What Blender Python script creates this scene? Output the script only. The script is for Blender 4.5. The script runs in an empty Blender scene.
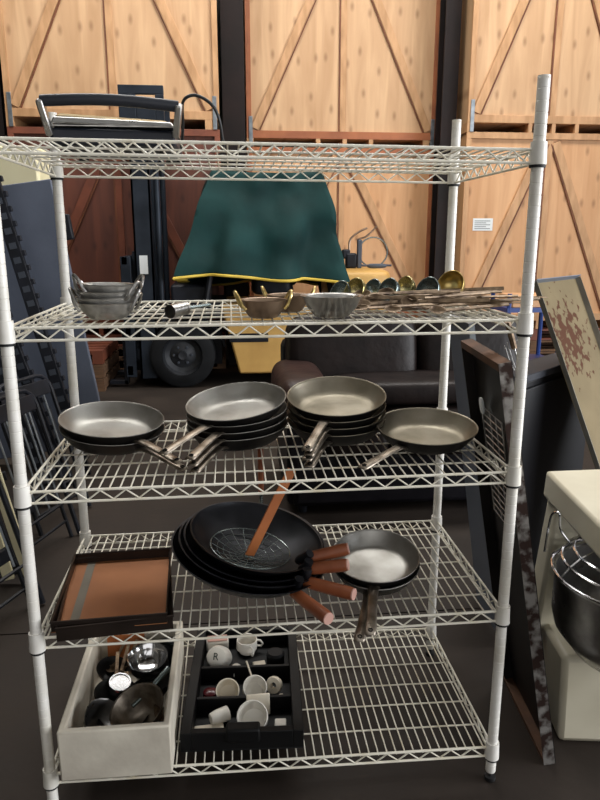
import bpy, bmesh, math, random
from mathutils import Vector, Matrix, Euler
R = math.radians; PI = math.pi
rnd = random.Random(7)
C = bpy.context.scene.collection

# ------------------------------------------------------------------ materials
def lin(h):
    h = h.lstrip('#'); out = []
    for i in (0, 2, 4):
        c = int(h[i:i+2], 16) / 255
        out.append(c / 12.92 if c <= .04045 else ((c + .055) / 1.055) ** 2.4)
    return (*out, 1)

def mat(name, col, rough=.5, metal=0., col2=None, scale=6., detail=4., lo=.35, hi=.65, bump=0., bscale=40., stretch=(1, 1, 1), rough2=None, coat=0.):
    m = bpy.data.materials.new(name); m.use_nodes = True
    nt = m.node_tree; b = nt.nodes['Principled BSDF']
    b.inputs['Base Color'].default_value = lin(col)
    b.inputs['Roughness'].default_value = rough
    b.inputs['Metallic'].default_value = metal
    if coat: b.inputs['Coat Weight'].default_value = coat
    tc = nt.nodes.new('ShaderNodeTexCoord'); mp = nt.nodes.new('ShaderNodeMapping')
    mp.inputs['Scale'].default_value = stretch
    nt.links.new(tc.outputs['Object'], mp.inputs['Vector'])
    if col2:
        n = nt.nodes.new('ShaderNodeTexNoise'); n.inputs['Scale'].default_value = scale; n.inputs['Detail'].default_value = detail
        r = nt.nodes.new('ShaderNodeValToRGB')
        r.color_ramp.elements[0].position = lo; r.color_ramp.elements[0].color = lin(col)
        r.color_ramp.elements[1].position = hi; r.color_ramp.elements[1].color = lin(col2)
        nt.links.new(mp.outputs[0], n.inputs['Vector']); nt.links.new(n.outputs['Fac'], r.inputs['Fac'])
        nt.links.new(r.outputs['Color'], b.inputs['Base Color'])
        if rough2 is not None:
            mr = nt.nodes.new('ShaderNodeMapRange'); mr.inputs['From Min'].default_value = lo; mr.inputs['From Max'].default_value = hi
            mr.inputs['To Min'].default_value = rough; mr.inputs['To Max'].default_value = rough2
            nt.links.new(n.outputs['Fac'], mr.inputs['Value']); nt.links.new(mr.outputs[0], b.inputs['Roughness'])
    if bump:
        n2 = nt.nodes.new('ShaderNodeTexNoise'); n2.inputs['Scale'].default_value = bscale; n2.inputs['Detail'].default_value = 3
        bp = nt.nodes.new('ShaderNodeBump'); bp.inputs['Strength'].default_value = bump; bp.inputs['Distance'].default_value = .01
        nt.links.new(mp.outputs[0], n2.inputs['Vector']); nt.links.new(n2.outputs['Fac'], bp.inputs['Height']); nt.links.new(bp.outputs[0], b.inputs['Normal'])
    return m

def plywood(name, light, dark, knot):
    """plywood sheets: stretched grain plus dark knots that come in rows"""
    m = bpy.data.materials.new(name); m.use_nodes = True
    nt = m.node_tree; L = nt.links; b = nt.nodes['Principled BSDF']; b.inputs['Roughness'].default_value = .62
    tc = nt.nodes.new('ShaderNodeTexCoord')
    mp = nt.nodes.new('ShaderNodeMapping'); mp.inputs['Scale'].default_value = (5, 5, .55)
    L.new(tc.outputs['Object'], mp.inputs['Vector'])
    n = nt.nodes.new('ShaderNodeTexNoise'); n.inputs['Scale'].default_value = 1.6; n.inputs['Detail'].default_value = 6; n.inputs['Distortion'].default_value = .7
    L.new(mp.outputs[0], n.inputs['Vector'])
    r = nt.nodes.new('ShaderNodeValToRGB')
    r.color_ramp.elements[0].position = .3; r.color_ramp.elements[0].color = lin(dark)
    r.color_ramp.elements[1].position = .7; r.color_ramp.elements[1].color = lin(light)
    L.new(n.outputs['Fac'], r.inputs['Fac'])
    mp2 = nt.nodes.new('ShaderNodeMapping'); mp2.inputs['Scale'].default_value = (4.6, 1, 2.2); mp2.inputs['Location'].default_value = (0, 0, .2)
    L.new(tc.outputs['Object'], mp2.inputs['Vector'])
    v = nt.nodes.new('ShaderNodeTexVoronoi'); v.inputs['Scale'].default_value = 1.; v.inputs['Randomness'].default_value = .85
    v.voronoi_dimensions = '2D'
    sx = nt.nodes.new('ShaderNodeSeparateXYZ'); cx = nt.nodes.new('ShaderNodeCombineXYZ')
    L.new(mp2.outputs[0], sx.inputs[0]); L.new(sx.outputs['X'], cx.inputs['X']); L.new(sx.outputs['Z'], cx.inputs['Y'])
    L.new(cx.outputs[0], v.inputs['Vector'])
    r2 = nt.nodes.new('ShaderNodeValToRGB'); r2.color_ramp.elements[0].position = .03; r2.color_ramp.elements[0].color = (1, 1, 1, 1)
    r2.color_ramp.elements[1].position = .15; r2.color_ramp.elements[1].color = (0, 0, 0, 1)
    L.new(v.outputs['Distance'], r2.inputs['Fac'])
    mx = nt.nodes.new('ShaderNodeMixRGB'); mx.inputs['Color2'].default_value = lin(knot)
    mu = nt.nodes.new('ShaderNodeMath'); mu.operation = 'MULTIPLY'; mu.inputs[1].default_value = .5
    L.new(r2.outputs['Color'], mu.inputs[0]); L.new(mu.outputs[0], mx.inputs['Fac'])
    L.new(r.outputs['Color'], mx.inputs['Color1']); L.new(mx.outputs[0], b.inputs['Base Color'])
    return m

def emit(name, col, s):
    m = bpy.data.materials.new(name); m.use_nodes = True; nt = m.node_tree
    nt.nodes.clear(); e = nt.nodes.new('ShaderNodeEmission'); o = nt.nodes.new('ShaderNodeOutputMaterial')
    e.inputs[0].default_value = lin(col); e.inputs[1].default_value = s; nt.links.new(e.outputs[0], o.inputs[0]); return m

M = dict(
    white=mat('white_epoxy', 'e4e1da', .38, 0, 'c9c4b6', 9, 4, .45, .8),
    wire=mat('white_wire_coating', 'e4dfd0', .4, 0, 'cfc4a8', 14, 4, .5, .8),  # yellowed a little: warm bounce light is put into the coating colour
    blackrubber=mat('black_rubber', '0e0e10', .7),
    black=mat('black_paint', '15161a', .45, 0, '202229', 8),
    navy=mat('dark_navy_plastic', '191d27', .45),
    ply=plywood('pale_plywood', 'cba57e', 'b18a64', '6d4526'),
    ply2=plywood('pink_lit_plywood', 'd2a377', 'bb8a5e', '6d4526'),  # pinkish light on the lower crates is put into this wood colour
    redply=plywood('red_brown_plywood', '6a3a2a', '4e2a1f', '2c1610'),
    batten=mat('timber_batten', 'c2966c', .6, 0, 'a87e56', 3, 5, .35, .65, stretch=(4, 4, 1)),
    redbatten=mat('red_brown_batten', '7c432d', .6, 0, '5e3020', 3, 5),
    orangebatten=mat('orange_brown_batten', 'a4623c', .6, 0, '8a4f30', 3, 5),
    seamshade=mat('brown_seam_and_shadow_line', '7d4a2c', .6, 0, '633820', 5),  # panel joints, and the painted shadow line along the braces
    palletwood=mat('weathered_pallet_wood', '6f5138', .8, 0, '503826', 5, 5, stretch=(1, 5, 5)),
    column=mat('dark_brown_steel', '120b0a', .6, 0, '1d1210', 4),
    columnred=mat('red_oxide_steel', '4a2a22', .55, 0, '37201a', 4),
    floor=mat('stained_concrete', '26201c', .6, 0, '352d27', 1.7, 8, .35, .7, bump=.12, bscale=22, rough2=.75),
    wall=mat('grey_block_wall', '46443f', .85, 0, '3a3834', 3),
    ceil=mat('corrugated_ceiling', '42413d', .85),
    cream=mat('cream_enamel', 'e2d9b4', .5, 0, 'd6cca6', 2),
    mixer=mat('cream_machine_paint', 'dcd5bf', .42, 0, 'c9c1aa', 3),
    steel=mat('stainless_steel', 'b9b7b4', .25, 1., '918f8c', 20, 3, .3, .7, rough2=.4),
    chrome=mat('bright_chrome', 'd8d8da', .15, 1.),
    hammered=mat('hammered_steel', 'd0ceca', .36, .85, 'b0aeaa', 30, 3, bump=.15, bscale=60),
    copper=mat('dull_copper_steel', '85705f', .38, .9, 'a08a76', 14),
    brass=mat('brass', 'dcc284', .28, .85, 'b39a58', 20),
    brassdark=mat('tarnished_brass', 'dccf9c', .26, .8, 'b3a56c', 14),
    darksteel=mat('blue_grey_steel', 'a3aead', .27, .85, '75817f', 14),
    handleflat=mat('worn_flat_steel', 'a79d90', .42, 1., '6e6458', 25, 4),
    brownhandle=mat('stained_flatware_steel', '8f7a62', .45, .7, '4f3e2f', 30, 4, .35, .65),
    alu=mat('worn_aluminium', 'adaca8', .40, 1., '807c75', 7, 6, .3, .72, rough2=.56, bump=.05, bscale=60),
    alubrown=mat('brown_worn_aluminium', 'a19a8b', .39, 1., '716a5b', 7, 6, .3, .72, rough2=.55, bump=.05, bscale=60),
    panblack=mat('seasoned_black_pan', '131313', .42, .3, '24211f', 12, 4),
    wok=mat('seasoned_wok_steel', '17181c', .36, .6, '25262b', 9, 5, rough2=.5),
    wokwood=mat('dark_red_wok_handle_wood', '9a5836', .45, 0, '70381f', 8, 4, stretch=(1, 1, 1)),
    wokend=mat('pale_end_grain', 'b78d80', .6),
    bamboo=mat('bamboo', 'cb7a42', .5, 0, 'ae6030', 9, 4),
    trayorange=mat('orange_brown_tray_base', 'a87048', .42, .3, '8c5a3a', 5, 6, .3, .7),  # mottled orange-brown tone for the upper tray base
    traydark=mat('dark_tray_steel', '3a302a', .4, .7, '2a221e', 8),
    traygrey=mat('grey_tray_steel', '7c776c', .5, .4, '676258', 8),
    foam=mat('scuffed_foam', 'd2cbbb', .8, 0, 'a1978a', 5, 6, .42, .8, bump=.06, bscale=60),
    organiser=mat('black_plastic', '060607', .55),
    china=mat('white_china', 'e3dfd6', .25),
    chinacream=mat('cream_china', 'd9d0be', .3),
    redglass=mat('dark_red_plastic', '4a0f16', .25),
    red=mat('red_plastic', '98241e', .4),
    ink=mat('dark_ink', '26332c', .6),
    leather=mat('dark_brown_leather', '150f0e', .45, 0, '201816', 7, 5, bump=.35, bscale=16),
    leatherbrown=mat('brown_leather', '3a2722', .4, 0, '2a1c19', 6, 5, bump=.35, bscale=18),
    leatherblack=mat('black_leather', '100f13', .38, 0, '1a181c', 7, 5, bump=.3, bscale=12),
    yellow=mat('forklift_yellow', 'cda35c', .5, 0, 'b88e4c', 3, 5),
    tyre=mat('tyre_rubber', '101113', .75, 0, '1a1b1d', 8),
    rim=mat('dusty_wheel_rim', '26282c', .5, .3, '35373b', 8),
    mast=mat('blue_grey_mast_steel', '2c323b', .45, .3, '1e232a', 4),
    sticker=mat('white_label', 'd9dcdc', .6),
    tarp=mat('green_tarpaulin', '113635', .75, 0, '0c2827', 2.2, 5, bump=.7, bscale=3.5),
    piping=mat('yellow_piping', 'c9ab3e', .6),
    board=mat('slate_blue_board', '5a606e', .65, 0, '4b515e', 2.5, 7, bump=.1, bscale=30),
    slot=mat('grey_worn_metal', '474c55', .5, .4),
    griddle=mat('blackened_sheet_steel', '1a1817', .48, .4, '2b2725', 4, 6),
    mottled=mat('mottled_flaking_steel', '9b9894', .5, .6, '3a2a25', 22, 6, .42, .56),
    rustedge=mat('rust_brown_edge', '6a4a35', .6, .3, '4a3326', 10),
    bluegrey=mat('blue_grey_sheet', '6f7682', .5, .3),
    blue=mat('blue_paint', '1f3a7a', .45),
    shadeblack=mat('matt_black_cabinet', '0c0c10', .55),
    cabinetlip=mat('grey_cabinet_edge', '2c2e34', .6),
    cable=mat('black_cable', '101215', .5),
    galvanised=mat('galvanised_steel', '9aa0a5', .4, .8, '7c8287', 18),
    goldplate=mat('warm_tinted_steel', 'a89468', .3, 1.),
)
# big tray: pale greyish cream enamel with brown rust stains
def rusty_tray():
    m = mat('stained_cream_tray', '7a6c50', .75, 0, '695c43', 3, 5)
    nt = m.node_tree; L = nt.links; b = nt.nodes['Principled BSDF']
    src = b.inputs['Base Color'].links[0].from_socket
    tc = [n for n in nt.nodes if n.type == 'TEX_COORD'][0]
    n = nt.nodes.new('ShaderNodeTexNoise'); n.inputs['Scale'].default_value = 26; n.inputs['Detail'].default_value = 6
    L.new(tc.outputs['Object'], n.inputs['Vector'])
    g = nt.nodes.new('ShaderNodeVectorMath'); g.operation = 'SUBTRACT'; g.inputs[1].default_value = (0, .17, 1.20)
    L.new(tc.outputs['Object'], g.inputs[0])
    sc = nt.nodes.new('ShaderNodeVectorMath'); sc.operation = 'MULTIPLY'; sc.inputs[1].default_value = (0, 2.8, 3.4); L.new(g.outputs[0], sc.inputs[0])
    ln = nt.nodes.new('ShaderNodeVectorMath'); ln.operation = 'LENGTH'; L.new(sc.outputs[0], ln.inputs[0])
    mr = nt.nodes.new('ShaderNodeMapRange'); mr.inputs['From Min'].default_value = .1; mr.inputs['From Max'].default_value = 1.; mr.inputs['To Min'].default_value = .12; mr.inputs['To Max'].default_value = -.2
    L.new(ln.outputs['Value'], mr.inputs['Value'])
    ad = nt.nodes.new('ShaderNodeMath'); L.new(n.outputs['Fac'], ad.inputs[0]); L.new(mr.outputs[0], ad.inputs[1])
    rp = nt.nodes.new('ShaderNodeValToRGB'); rp.color_ramp.elements[0].position = .5; rp.color_ramp.elements[1].position = .56
    L.new(ad.outputs[0], rp.inputs['Fac'])
    mx = nt.nodes.new('ShaderNodeMixRGB'); mx.inputs['Color2'].default_value = lin('4a2810'); L.new(rp.outputs['Color'], mx.inputs['Fac']); L.new(src, mx.inputs['Color1'])
    L.new(mx.outputs[0], b.inputs['Base Color'])
    return m
M['rusttray'] = rusty_tray()
for k_ in ('panblack', 'black', 'shadeblack', 'leather', 'leatherblack', 'leatherbrown', 'organiser', 'floor', 'griddle', 'mast', 'cabinetlip', 'tyre', 'column', 'tarp', 'wall'):
    M[k_].node_tree.nodes['Principled BSDF'].inputs['Specular IOR Level'].default_value = .22
M['rusttray'].node_tree.nodes['Principled BSDF'].inputs['Specular IOR Level'].default_value = .2

# ------------------------------------------------------------------ mesh helpers
class MB:
    def __init__(s): s.bm = bmesh.new(); s.mats = []; s.cur = 0
    def use(s, key):
        if key not in s.mats: s.mats.append(key)
        s.cur = s.mats.index(key); return s
    def face(s, vs):
        try:
            f = s.bm.faces.new(vs); f.material_index = s.cur; f.smooth = True
        except ValueError: pass
    def hexa(s, pts):                                 # 8 points: bottom ring then top ring
        v = [s.bm.verts.new(p) for p in pts]
        for f in ((3, 2, 1, 0), (4, 5, 6, 7), (0, 1, 5, 4), (1, 2, 6, 5), (2, 3, 7, 6), (3, 0, 4, 7)): s.face([v[i] for i in f])
        return s
    def box(s, x0, x1, y0, y1, z0, z1, mx=None):
        p = [Vector(q) for q in ((x0, y0, z0), (x1, y0, z0), (x1, y1, z0), (x0, y1, z0), (x0, y0, z1), (x1, y0, z1), (x1, y1, z1), (x0, y1, z1))]
        if mx: p = [mx @ q for q in p]
        return s.hexa(p)
    def bar(s, a, b, w, t, up=(0, 0, 1)):             # rectangular bar from a to b: w across, t along up
        a, b = Vector(a), Vector(b); d = (b - a).normalized(); u = Vector(up); u = (u - d * u.dot(d)).normalized(); c = d.cross(u)
        return s.hexa([a - c*w/2 - u*t/2, a + c*w/2 - u*t/2, b + c*w/2 - u*t/2, b - c*w/2 - u*t/2,
                       a - c*w/2 + u*t/2, a + c*w/2 + u*t/2, b + c*w/2 + u*t/2, b - c*w/2 + u*t/2])
    def tube(s, pts, r, n=8, closed=False, cap=True):
        pts = [Vector(p) for p in pts]; m = len(pts); rs = r if isinstance(r, (list, tuple)) else [r] * m
        ref = None; rings = []
        for i, p in enumerate(pts):
            if closed: t = pts[(i+1) % m] - pts[i-1]
            else: t = pts[min(i+1, m-1)] - pts[max(i-1, 0)]
            t.normalize()
            if ref is None: ref = Vector((0, 0, 1)) if abs(t.z) < .9 else Vector((1, 0, 0))
            u = (ref - t * ref.dot(t)).normalized(); ref = u; w = t.cross(u)
            rings.append([s.bm.verts.new(p + (u * math.cos(2*PI*k/n) + w * math.sin(2*PI*k/n)) * rs[i]) for k in range(n)])
        for i in range(m if closed else m - 1):
            A, B = rings[i], rings[(i+1) % m]
            for k in range(n): s.face([A[k], A[(k+1) % n], B[(k+1) % n], B[k]])
        if cap and not closed: s.face(rings[0][::-1]); s.face(rings[-1])
        return s
    def lathe(s, prof, n=40, mx=None, closed=False):
        rings = []
        for r, z in prof:
            if r < 1e-6: q = Vector((0, 0, z)); rings.append([s.bm.verts.new(mx @ q if mx else q)])
            else:
                ring = []
                for k in range(n):
                    q = Vector((r * math.cos(2*PI*k/n), r * math.sin(2*PI*k/n), z)); ring.append(s.bm.verts.new(mx @ q if mx else q))
                rings.append(ring)
        m = len(rings)
        for i in range(m if closed else m - 1):
            A, B = rings[i], rings[(i+1) % m]
            for k in range(n):
                a0, a1 = A[k % len(A)], A[(k+1) % len(A)]; b0, b1 = B[k % len(B)], B[(k+1) % len(B)]
                vs = [a0]
                for v in (a1, b1, b0):
                    if v not in vs: vs.append(v)
                if len(vs) >= 3: s.face(vs)
        return s
    def pillow(s, c, size, e=.35, mx=None, nu=28, nv=18):  # superellipsoid cushion
        def f(w, k): return math.copysign(abs(w) ** k, w)
        rings = []
        for j in range(nv + 1):
            ph = -PI/2 + PI * j / nv; ring = []
            for i in range(nu):
                th = 2*PI * i / nu
                q = Vector((size[0]*f(math.cos(ph), e)*f(math.cos(th), e), size[1]*f(math.cos(ph), e)*f(math.sin(th), e), size[2]*f(math.sin(ph), e)))
                q = (mx @ q if mx else q) + Vector(c); ring.append(q)
            if j in (0, nv): rings.append([s.bm.verts.new(ring[0])])
            else: rings.append([s.bm.verts.new(q) for q in ring])
        for j in range(nv):
            A, B = rings[j], rings[j+1]
            for k in range(nu):
                vs = [A[k % len(A)]]
                for v in (A[(k+1) % len(A)], B[(k+1) % len(B)], B[k % len(B)]):
                    if v not in vs: vs.append(v)
                if len(vs) >= 3: s.face(vs)
        return s
    def build(s, name, m=None, parent=None, bevel=0, flat=False, angle=40, loc=None):
        me = bpy.data.meshes.new(name); bmesh.ops.recalc_face_normals(s.bm, faces=s.bm.faces)
        for e in s.bm.edges:
            if len(e.link_faces) == 2 and e.calc_face_angle(0) > R(angle): e.smooth = False
        if flat:
            for f in s.bm.faces: f.smooth = False
        s.bm.to_mesh(me); s.bm.free()
        for k in (s.mats or [m]): me.materials.append(M[k])
        o = bpy.data.objects.new(name, me); C.objects.link(o)
        if parent: o.parent = parent
        if loc: o.location = loc
        if bevel:
            b = o.modifiers.new('bevel', 'BEVEL'); b.width = bevel; b.segments = 2; b.limit_method = 'ANGLE'; b.angle_limit = R(50)
        return o

def thing(name, label, cat, loc=(0, 0, 0), rot=(0, 0, 0), group=None):
    o = bpy.data.objects.new(name, None); C.objects.link(o); o.location = loc; o.rotation_euler = rot
    o.empty_display_size = .05
    o['label'] = label; o['category'] = cat
    if group: o['group'] = group
    return o
def tag(o, label, cat, group=None):
    o['label'] = label; o['category'] = cat
    if group: o['group'] = group
    return o
def struct(o): o['kind'] = 'structure'; return o
def dup(root, label, loc=None, rot=None, mx=None):
    r = root.copy(); C.objects.link(r); r['label'] = label
    if loc is not None: r.location = loc
    if rot is not None: r.rotation_euler = rot
    if mx is not None: r.matrix_world = mx
    for ch in list(root.children):
        c = ch.copy(); C.objects.link(c); c.parent = r
        for g in list(ch.children):
            d = g.copy(); C.objects.link(d); d.parent = c
    return r
def arc(c, r, a0, a1, n, plane='xy', r2=None):
    out = []; r2 = r2 or r
    for i in range(n + 1):
        a = a0 + (a1 - a0) * i / n; u, v = r * math.cos(a), r2 * math.sin(a)
        out.append({'xy': Vector((u, v, 0)), 'xz': Vector((u, 0, v)), 'yz': Vector((0, u, v))}[plane] + Vector(c))
    return out
def bez(p, n=16):
    p = [Vector(q) for q in p]; out = []
    for i in range(len(p) - 1):
        a = p[max(i-1, 0)]; b = p[i]; c = p[i+1]; d = p[min(i+2, len(p)-1)]
        for k in range(n):
            t = k / n
            out.append(.5 * ((2*b) + (c-a)*t + (2*a-5*b+4*c-d)*t*t + (-a+3*b-3*c+d)*t**3))
    out.append(p[-1]); return out

# ------------------------------------------------------------------ setting
HX0, HX1, HY0, HY1, HZ = -4.6, 7.2, -7.0, 8.8, 6.4
b = MB()
b.box(HX0, HX1, HY0, .9, -.2, 0).box(HX0, HX1, .908, HY1, -.2, 0).box(HX0, HX1, .9, .908, -.2, -.008)
struct(b.build('floor', 'floor', flat=True))
struct(MB().box(HX0, HX1, HY1, HY1+.2, 0, HZ).build('wall_back', 'wall', flat=True))
struct(MB().box(HX0-.2, HX0, HY0, HY1, 0, HZ).build('wall_left', 'wall', flat=True))
RY0, RY1, RZ = -5.2, 1.6, 4.4                     # second open roller doorway, in the right-hand wall
struct(MB().box(HX1, HX1+.2, HY0, RY0, 0, HZ).box(HX1, HX1+.2, RY1, HY1, 0, HZ).box(HX1, HX1+.2, RY0, RY1, RZ, HZ).build('wall_right', 'wall', flat=True))
w = MB(); DX0, DX1, DZ = -3.4, 3.6, 4.6            # big open roller doorway behind the photographer
w.box(HX0, DX0, HY0-.2, HY0, 0, HZ).box(DX1, HX1, HY0-.2, HY0, 0, HZ).box(DX0, DX1, HY0-.2, HY0, DZ, HZ)
struct(w.build('wall_front', 'wall', flat=True))
# ceiling with three long roof openings (skylights)
sky = [(3.2, 5.0), (-.6, .6), (-4.8, -3.2)]; SX0, SX1 = -3.2, 5.4
c_ = MB(); ys = HY0
for y0, y1 in sorted(sky):
    c_.box(HX0, HX1, ys, y0, HZ, HZ+.1); c_.box(HX0, SX0, y0, y1, HZ, HZ+.1); c_.box(SX1, HX1, y0, y1, HZ, HZ+.1); ys = y1
c_.box(HX0, HX1, ys, HY1, HZ, HZ+.1)
struct(c_.build('ceiling', 'ceil', flat=True))

def column(n, x0, x1, y0, y1, m):
    q = MB(); q.box(x0, x1, y0, y0+.018, 0, HZ); q.box(x0, x1, y1-.018, y1, 0, HZ); q.box((x0+x1)/2-.01, (x0+x1)/2+.01, y0+.018, y1-.018, 0, HZ)
    o = q.build('trim_%d' % n, m, flat=True); struct(o)
column(1, -2.72, -2.46, 6.44, 6.70, 'column')
column(2, -.135, .115, 6.62, 6.86, 'column')
column(3, 2.38, 2.56, 6.62, 6.86, 'column')
column(4, 2.50, 2.64, 6.95, 7.15, 'columnred')

# ------------------------------------------------------------------ stacked plywood storage crates
def crate(x0, x1, y, z0, z1, ply, bat, top, label, gaps=True, seam='seamshade'):
    W = x1 - x0; H = z1 - z0; sk = .10
    t = thing('storage_crate', label, 'crate', (x0, y, z0), group='plywood storage crates stacked along the back')
    MB().box(.02, W-.02, .03, 1.35, sk, H).build('panel', ply, t, flat=True)
    f = MB(); rl = .085
    f.box(0, W, 0, .03, sk, sk+rl); f.box(0, W, 0, .03, H-.07, H); f.box(0, .06, 0, .03, sk+rl, H-.07); f.box(W-.06, W, 0, .03, sk+rl, H-.07)
    f.build('frame', top, t, bevel=.003)
    MB().box(W/2-.035, W/2+.035, .008, .03, sk+rl, H-.07).build('centre_stud', bat, t, bevel=.003)
    MB().box(W/2-.052, W/2-.036, .012, .03, sk+rl, H-.07).build('panel_joint', seam, t)
    for sx in (-1, 1):
        a = Vector((W/2 + sx*.07, .016, H-.1)); e = Vector((W/2 + sx*(W/2-.1), .016, sk+rl+.02))
        MB().bar(a, e, .095, .026, (0, 1, 0)).build('diagonal_brace', bat, t, bevel=.003)
        off = Vector((-sx * .056 , .002, -.02)) if sx > 0 else Vector((.056, .002, -.02))
        MB().bar(a + off, e + off, .012, .024, (0, 1, 0)).build('brace_shadow_line', seam, t)  # dark strip along the brace stands in for its shadow edge
    for fx in (.0, .36, .5, .64, .93):
        ww = .07 if fx in (.0, .93) else .045
        xx = fx * W
        MB().box(xx, xx+ww*W/2, .0, 1.3, 0, sk).build('skid', bat, t, flat=True)
    return t
TL, TM = 2.66, 2.56
cl = [
 crate(-2.42, -.17, 6.40, .42, TL, 'redply', 'redbatten', 'redbatten', 'red-brown plywood crate in the bottom row behind the forklift mast'),
 crate(-2.42, -.17, 6.40, TL, 5.02, 'ply', 'batten', 'batten', 'pale plywood crate at upper left above the red-brown crate'),
 crate(.14, 2.44, 7.00, .42, TM, 'ply2', 'batten', 'orangebatten', 'pale plywood crate in the bottom row behind the green tarpaulin'),
 crate(.14, 2.44, 7.00, TM, 4.95, 'ply', 'batten', 'orangebatten', 'pale plywood crate in the top row between the two dark columns'),
 crate(2.62, 4.62, 6.40, .42, TL+.02, 'ply2', 'batten', 'batten', 'plywood crate in the bottom row at right with a white paper label'),
 crate(2.62, 4.62, 6.40, TL+.02, 5.02, 'ply', 'batten', 'batten', 'plywood crate at upper right above the one with a white label'),
]
o = MB().box(0, .24, -.003, .001, 0, .14).build('paper_label', 'sticker', cl[4], loc=(.14, .028, 1.17))
q = MB()
for i in range(5): q.box(.02, .21 - .05*(i % 2), -.0045, -.003, .02+.022*i, .026+.022*i)
q.build('printed_lines', 'ink', o)
for cc, W in ((cl[1], 2.25), (cl[3], 2.3), (cl[5], 2.0)):     # galvanised corner straps bridging the rows
    for xx in (.05, W-.05):
        MB().box(xx-.022, xx+.022, -.012, -.001, .0, .34).build('corner_strap', 'galvanised', cc, bevel=.002)

def pallet(x0, x1, y0, y1, z, m, label, grp='timber pallets under the crates'):
    t = thing('pallet', label, 'pallet', (x0, y0, z), group=grp); W = x1-x0; D = y1-y0
    q = MB(); n = 6
    for i in range(n):
        yy = D * i / n; q.box(0, W, yy, yy + D/n*.72, .112, .135)
    q.build('deck_boards', m, t, flat=True)
    q = MB()
    for xx in (0, W/2-.05, W-.1): q.box(xx, xx+.1, 0, D, .02, .112)
    q.build('bearer', m, t, flat=True)
    q = MB()
    for yy in (0, D/2-.05, D-.1): q.box(0, W, yy, yy+.1, 0, .02)
    q.build('bottom_boards', m, t, flat=True)
names = {-2.42: 'red-brown crate', .14: 'middle crate behind the tarpaulin', 2.62: 'crate with the white label'}
for (xa, xb, yy) in ((-2.42, -.17, 6.40), (.14, 2.44, 7.0), (2.62, 4.62, 6.40)):
    for k, w_ in enumerate(('bottom', 'middle', 'top')):
        pallet(xa, xb, yy, yy+1.2, .14*k + (0.0), 'palletwood' if k < 2 else 'redbatten', '%s timber pallet of the three under the %s' % (w_, names[xa]))
for k, w_ in enumerate(('lowest', 'middle', 'highest')):
    pallet(-2.40, -1.38, 5.28, 6.28, .14*k, 'palletwood' if k < 2 else 'redbatten', '%s pallet in the stack on the floor left of the forklift' % w_, 'timber pallets stacked left of the forklift')

# ------------------------------------------------------------------ forklift
fk = thing('forklift', 'yellow forklift parked side-on with black tall mast and black wheel', 'forklift', (0, 5.35, 0))
for yy in (.06, .72):
    q = MB().box(-1.03, -.85, yy, yy+.012, .1, 2.62).box(-1.03, -1.012, yy, yy+.09, .1, 2.62).box(-.868, -.85, yy, yy+.09, .1, 2.62)
    q.box(-1.0, -.88, yy+.02, yy+.08, .2, 2.55)
    q.build('mast_rail', 'mast', fk, flat=True)
    MB().tube([(-.79, yy+.05, .25), (-.79, yy+.05, 2.45)], .030, 14).tube([(-.79, yy+.05, 2.4), (-.79, yy+.05, 2.62)], .025, 12).build('lift_cylinder', 'mast', fk)
q = MB()
for yy in (.04, .72):
    q.box(-1.10, -.68, yy, yy+.05, 2.82, 2.90); q.box(-1.10, -.94, yy, yy+.05, 2.58, 2.82); q.box(-.76, -.68, yy, yy+.05, 2.58, 2.82); q.box(-.94, -.76, yy, yy+.05, 2.58, 2.74)
q.box(-1.06, -.98, .09, .72, 2.6, 2.7)
q.build('mast_head', 'mast', fk, bevel=.006)
q = MB().box(-1.06, -.98, .09, .72, .3, .4).box(-1.06, -.98, .09, .72, 1.3, 1.38); q.build('mast_crossbar', 'mast', fk, flat=True)
q = MB()
for yy in (.03, .4, .8): q.box(-1.17, -1.07, yy, yy+.05, .12, 1.33)
q.box(-1.16, -1.1, .03, .85, .14, .24).box(-1.16, -1.1, .03, .85, .55, .65).box(-1.16, -1.1, .03, .85, 1.25, 1.33)
q.build('fork_carriage', 'mast', fk, bevel=.004)
for yy in (.12, .62):
    MB().box(-1.21, -1.17, yy, yy+.1, .03, .6).box(-1.36, -1.17, yy, yy+.1, .03, .07).build('fork', 'black', fk, bevel=.004)
MB().box(-.985, -.905, .055, .06, 1.16, 1.34).build('rail_sticker', 'sticker', fk)
def wheel(x, y, r, w, nm='wheel'):
    A = Matrix.Translation((x, y, r)) @ Matrix.Rotation(R(90), 4, 'X')
    q = MB().lathe([(r*.62, -w/2), (r*.9, -w/2), (r*.98, -w/2+.02), (r, -w/2+.05), (r, w/2-.05), (r*.98, w/2-.02), (r*.9, w/2), (r*.62, w/2), (r*.6, w/2-.03), (r*.6, -w/2+.03)], 48, A, True)
    o = q.build(nm, 'tyre', fk)
    q = MB().lathe([(0, w/2-.03), (r*.12, w/2-.02), (r*.14, w/2-.05), (r*.4, w/2-.08), (r*.54, w/2-.06), (r*.6, w/2-.015), (r*.61, w/2-.03), (r*.6, -w/2+.03), (0, -w/2+.03)], 40, A)
    h = q.build('hub', 'rim', o)
    q = MB()
    for k in range(6):
        a = 2*PI*k/6; q.lathe([(0, 0), (.014, 0), (.014, .02), (0, .024)], 8, A @ Matrix.Translation((r*.27*math.cos(a), r*.27*math.sin(a), w/2-.07)))
    q.build('wheel_nuts', 'slot', o)
wheel(-.60, .13, .335, .24); wheel(-.60, .83, .335, .24); wheel(1.2, .16, .26, .2); wheel(1.2, .8, .26, .2)
q = MB().hexa([(-.02+.0, 0, .14), (1.55, 0, .14), (1.55, .93, .14), (-.02, .93, .14), (-.20, 0, .86), (1.55, 0, .86), (1.55, .93, .86), (-.20, .93, .86)])
body = q.build('chassis', 'yellow', fk, bevel=.02)
MB().box(-.12, .28, -.012, .012, .47, .56).build('step_recess', 'black', fk, bevel=.006)
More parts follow.
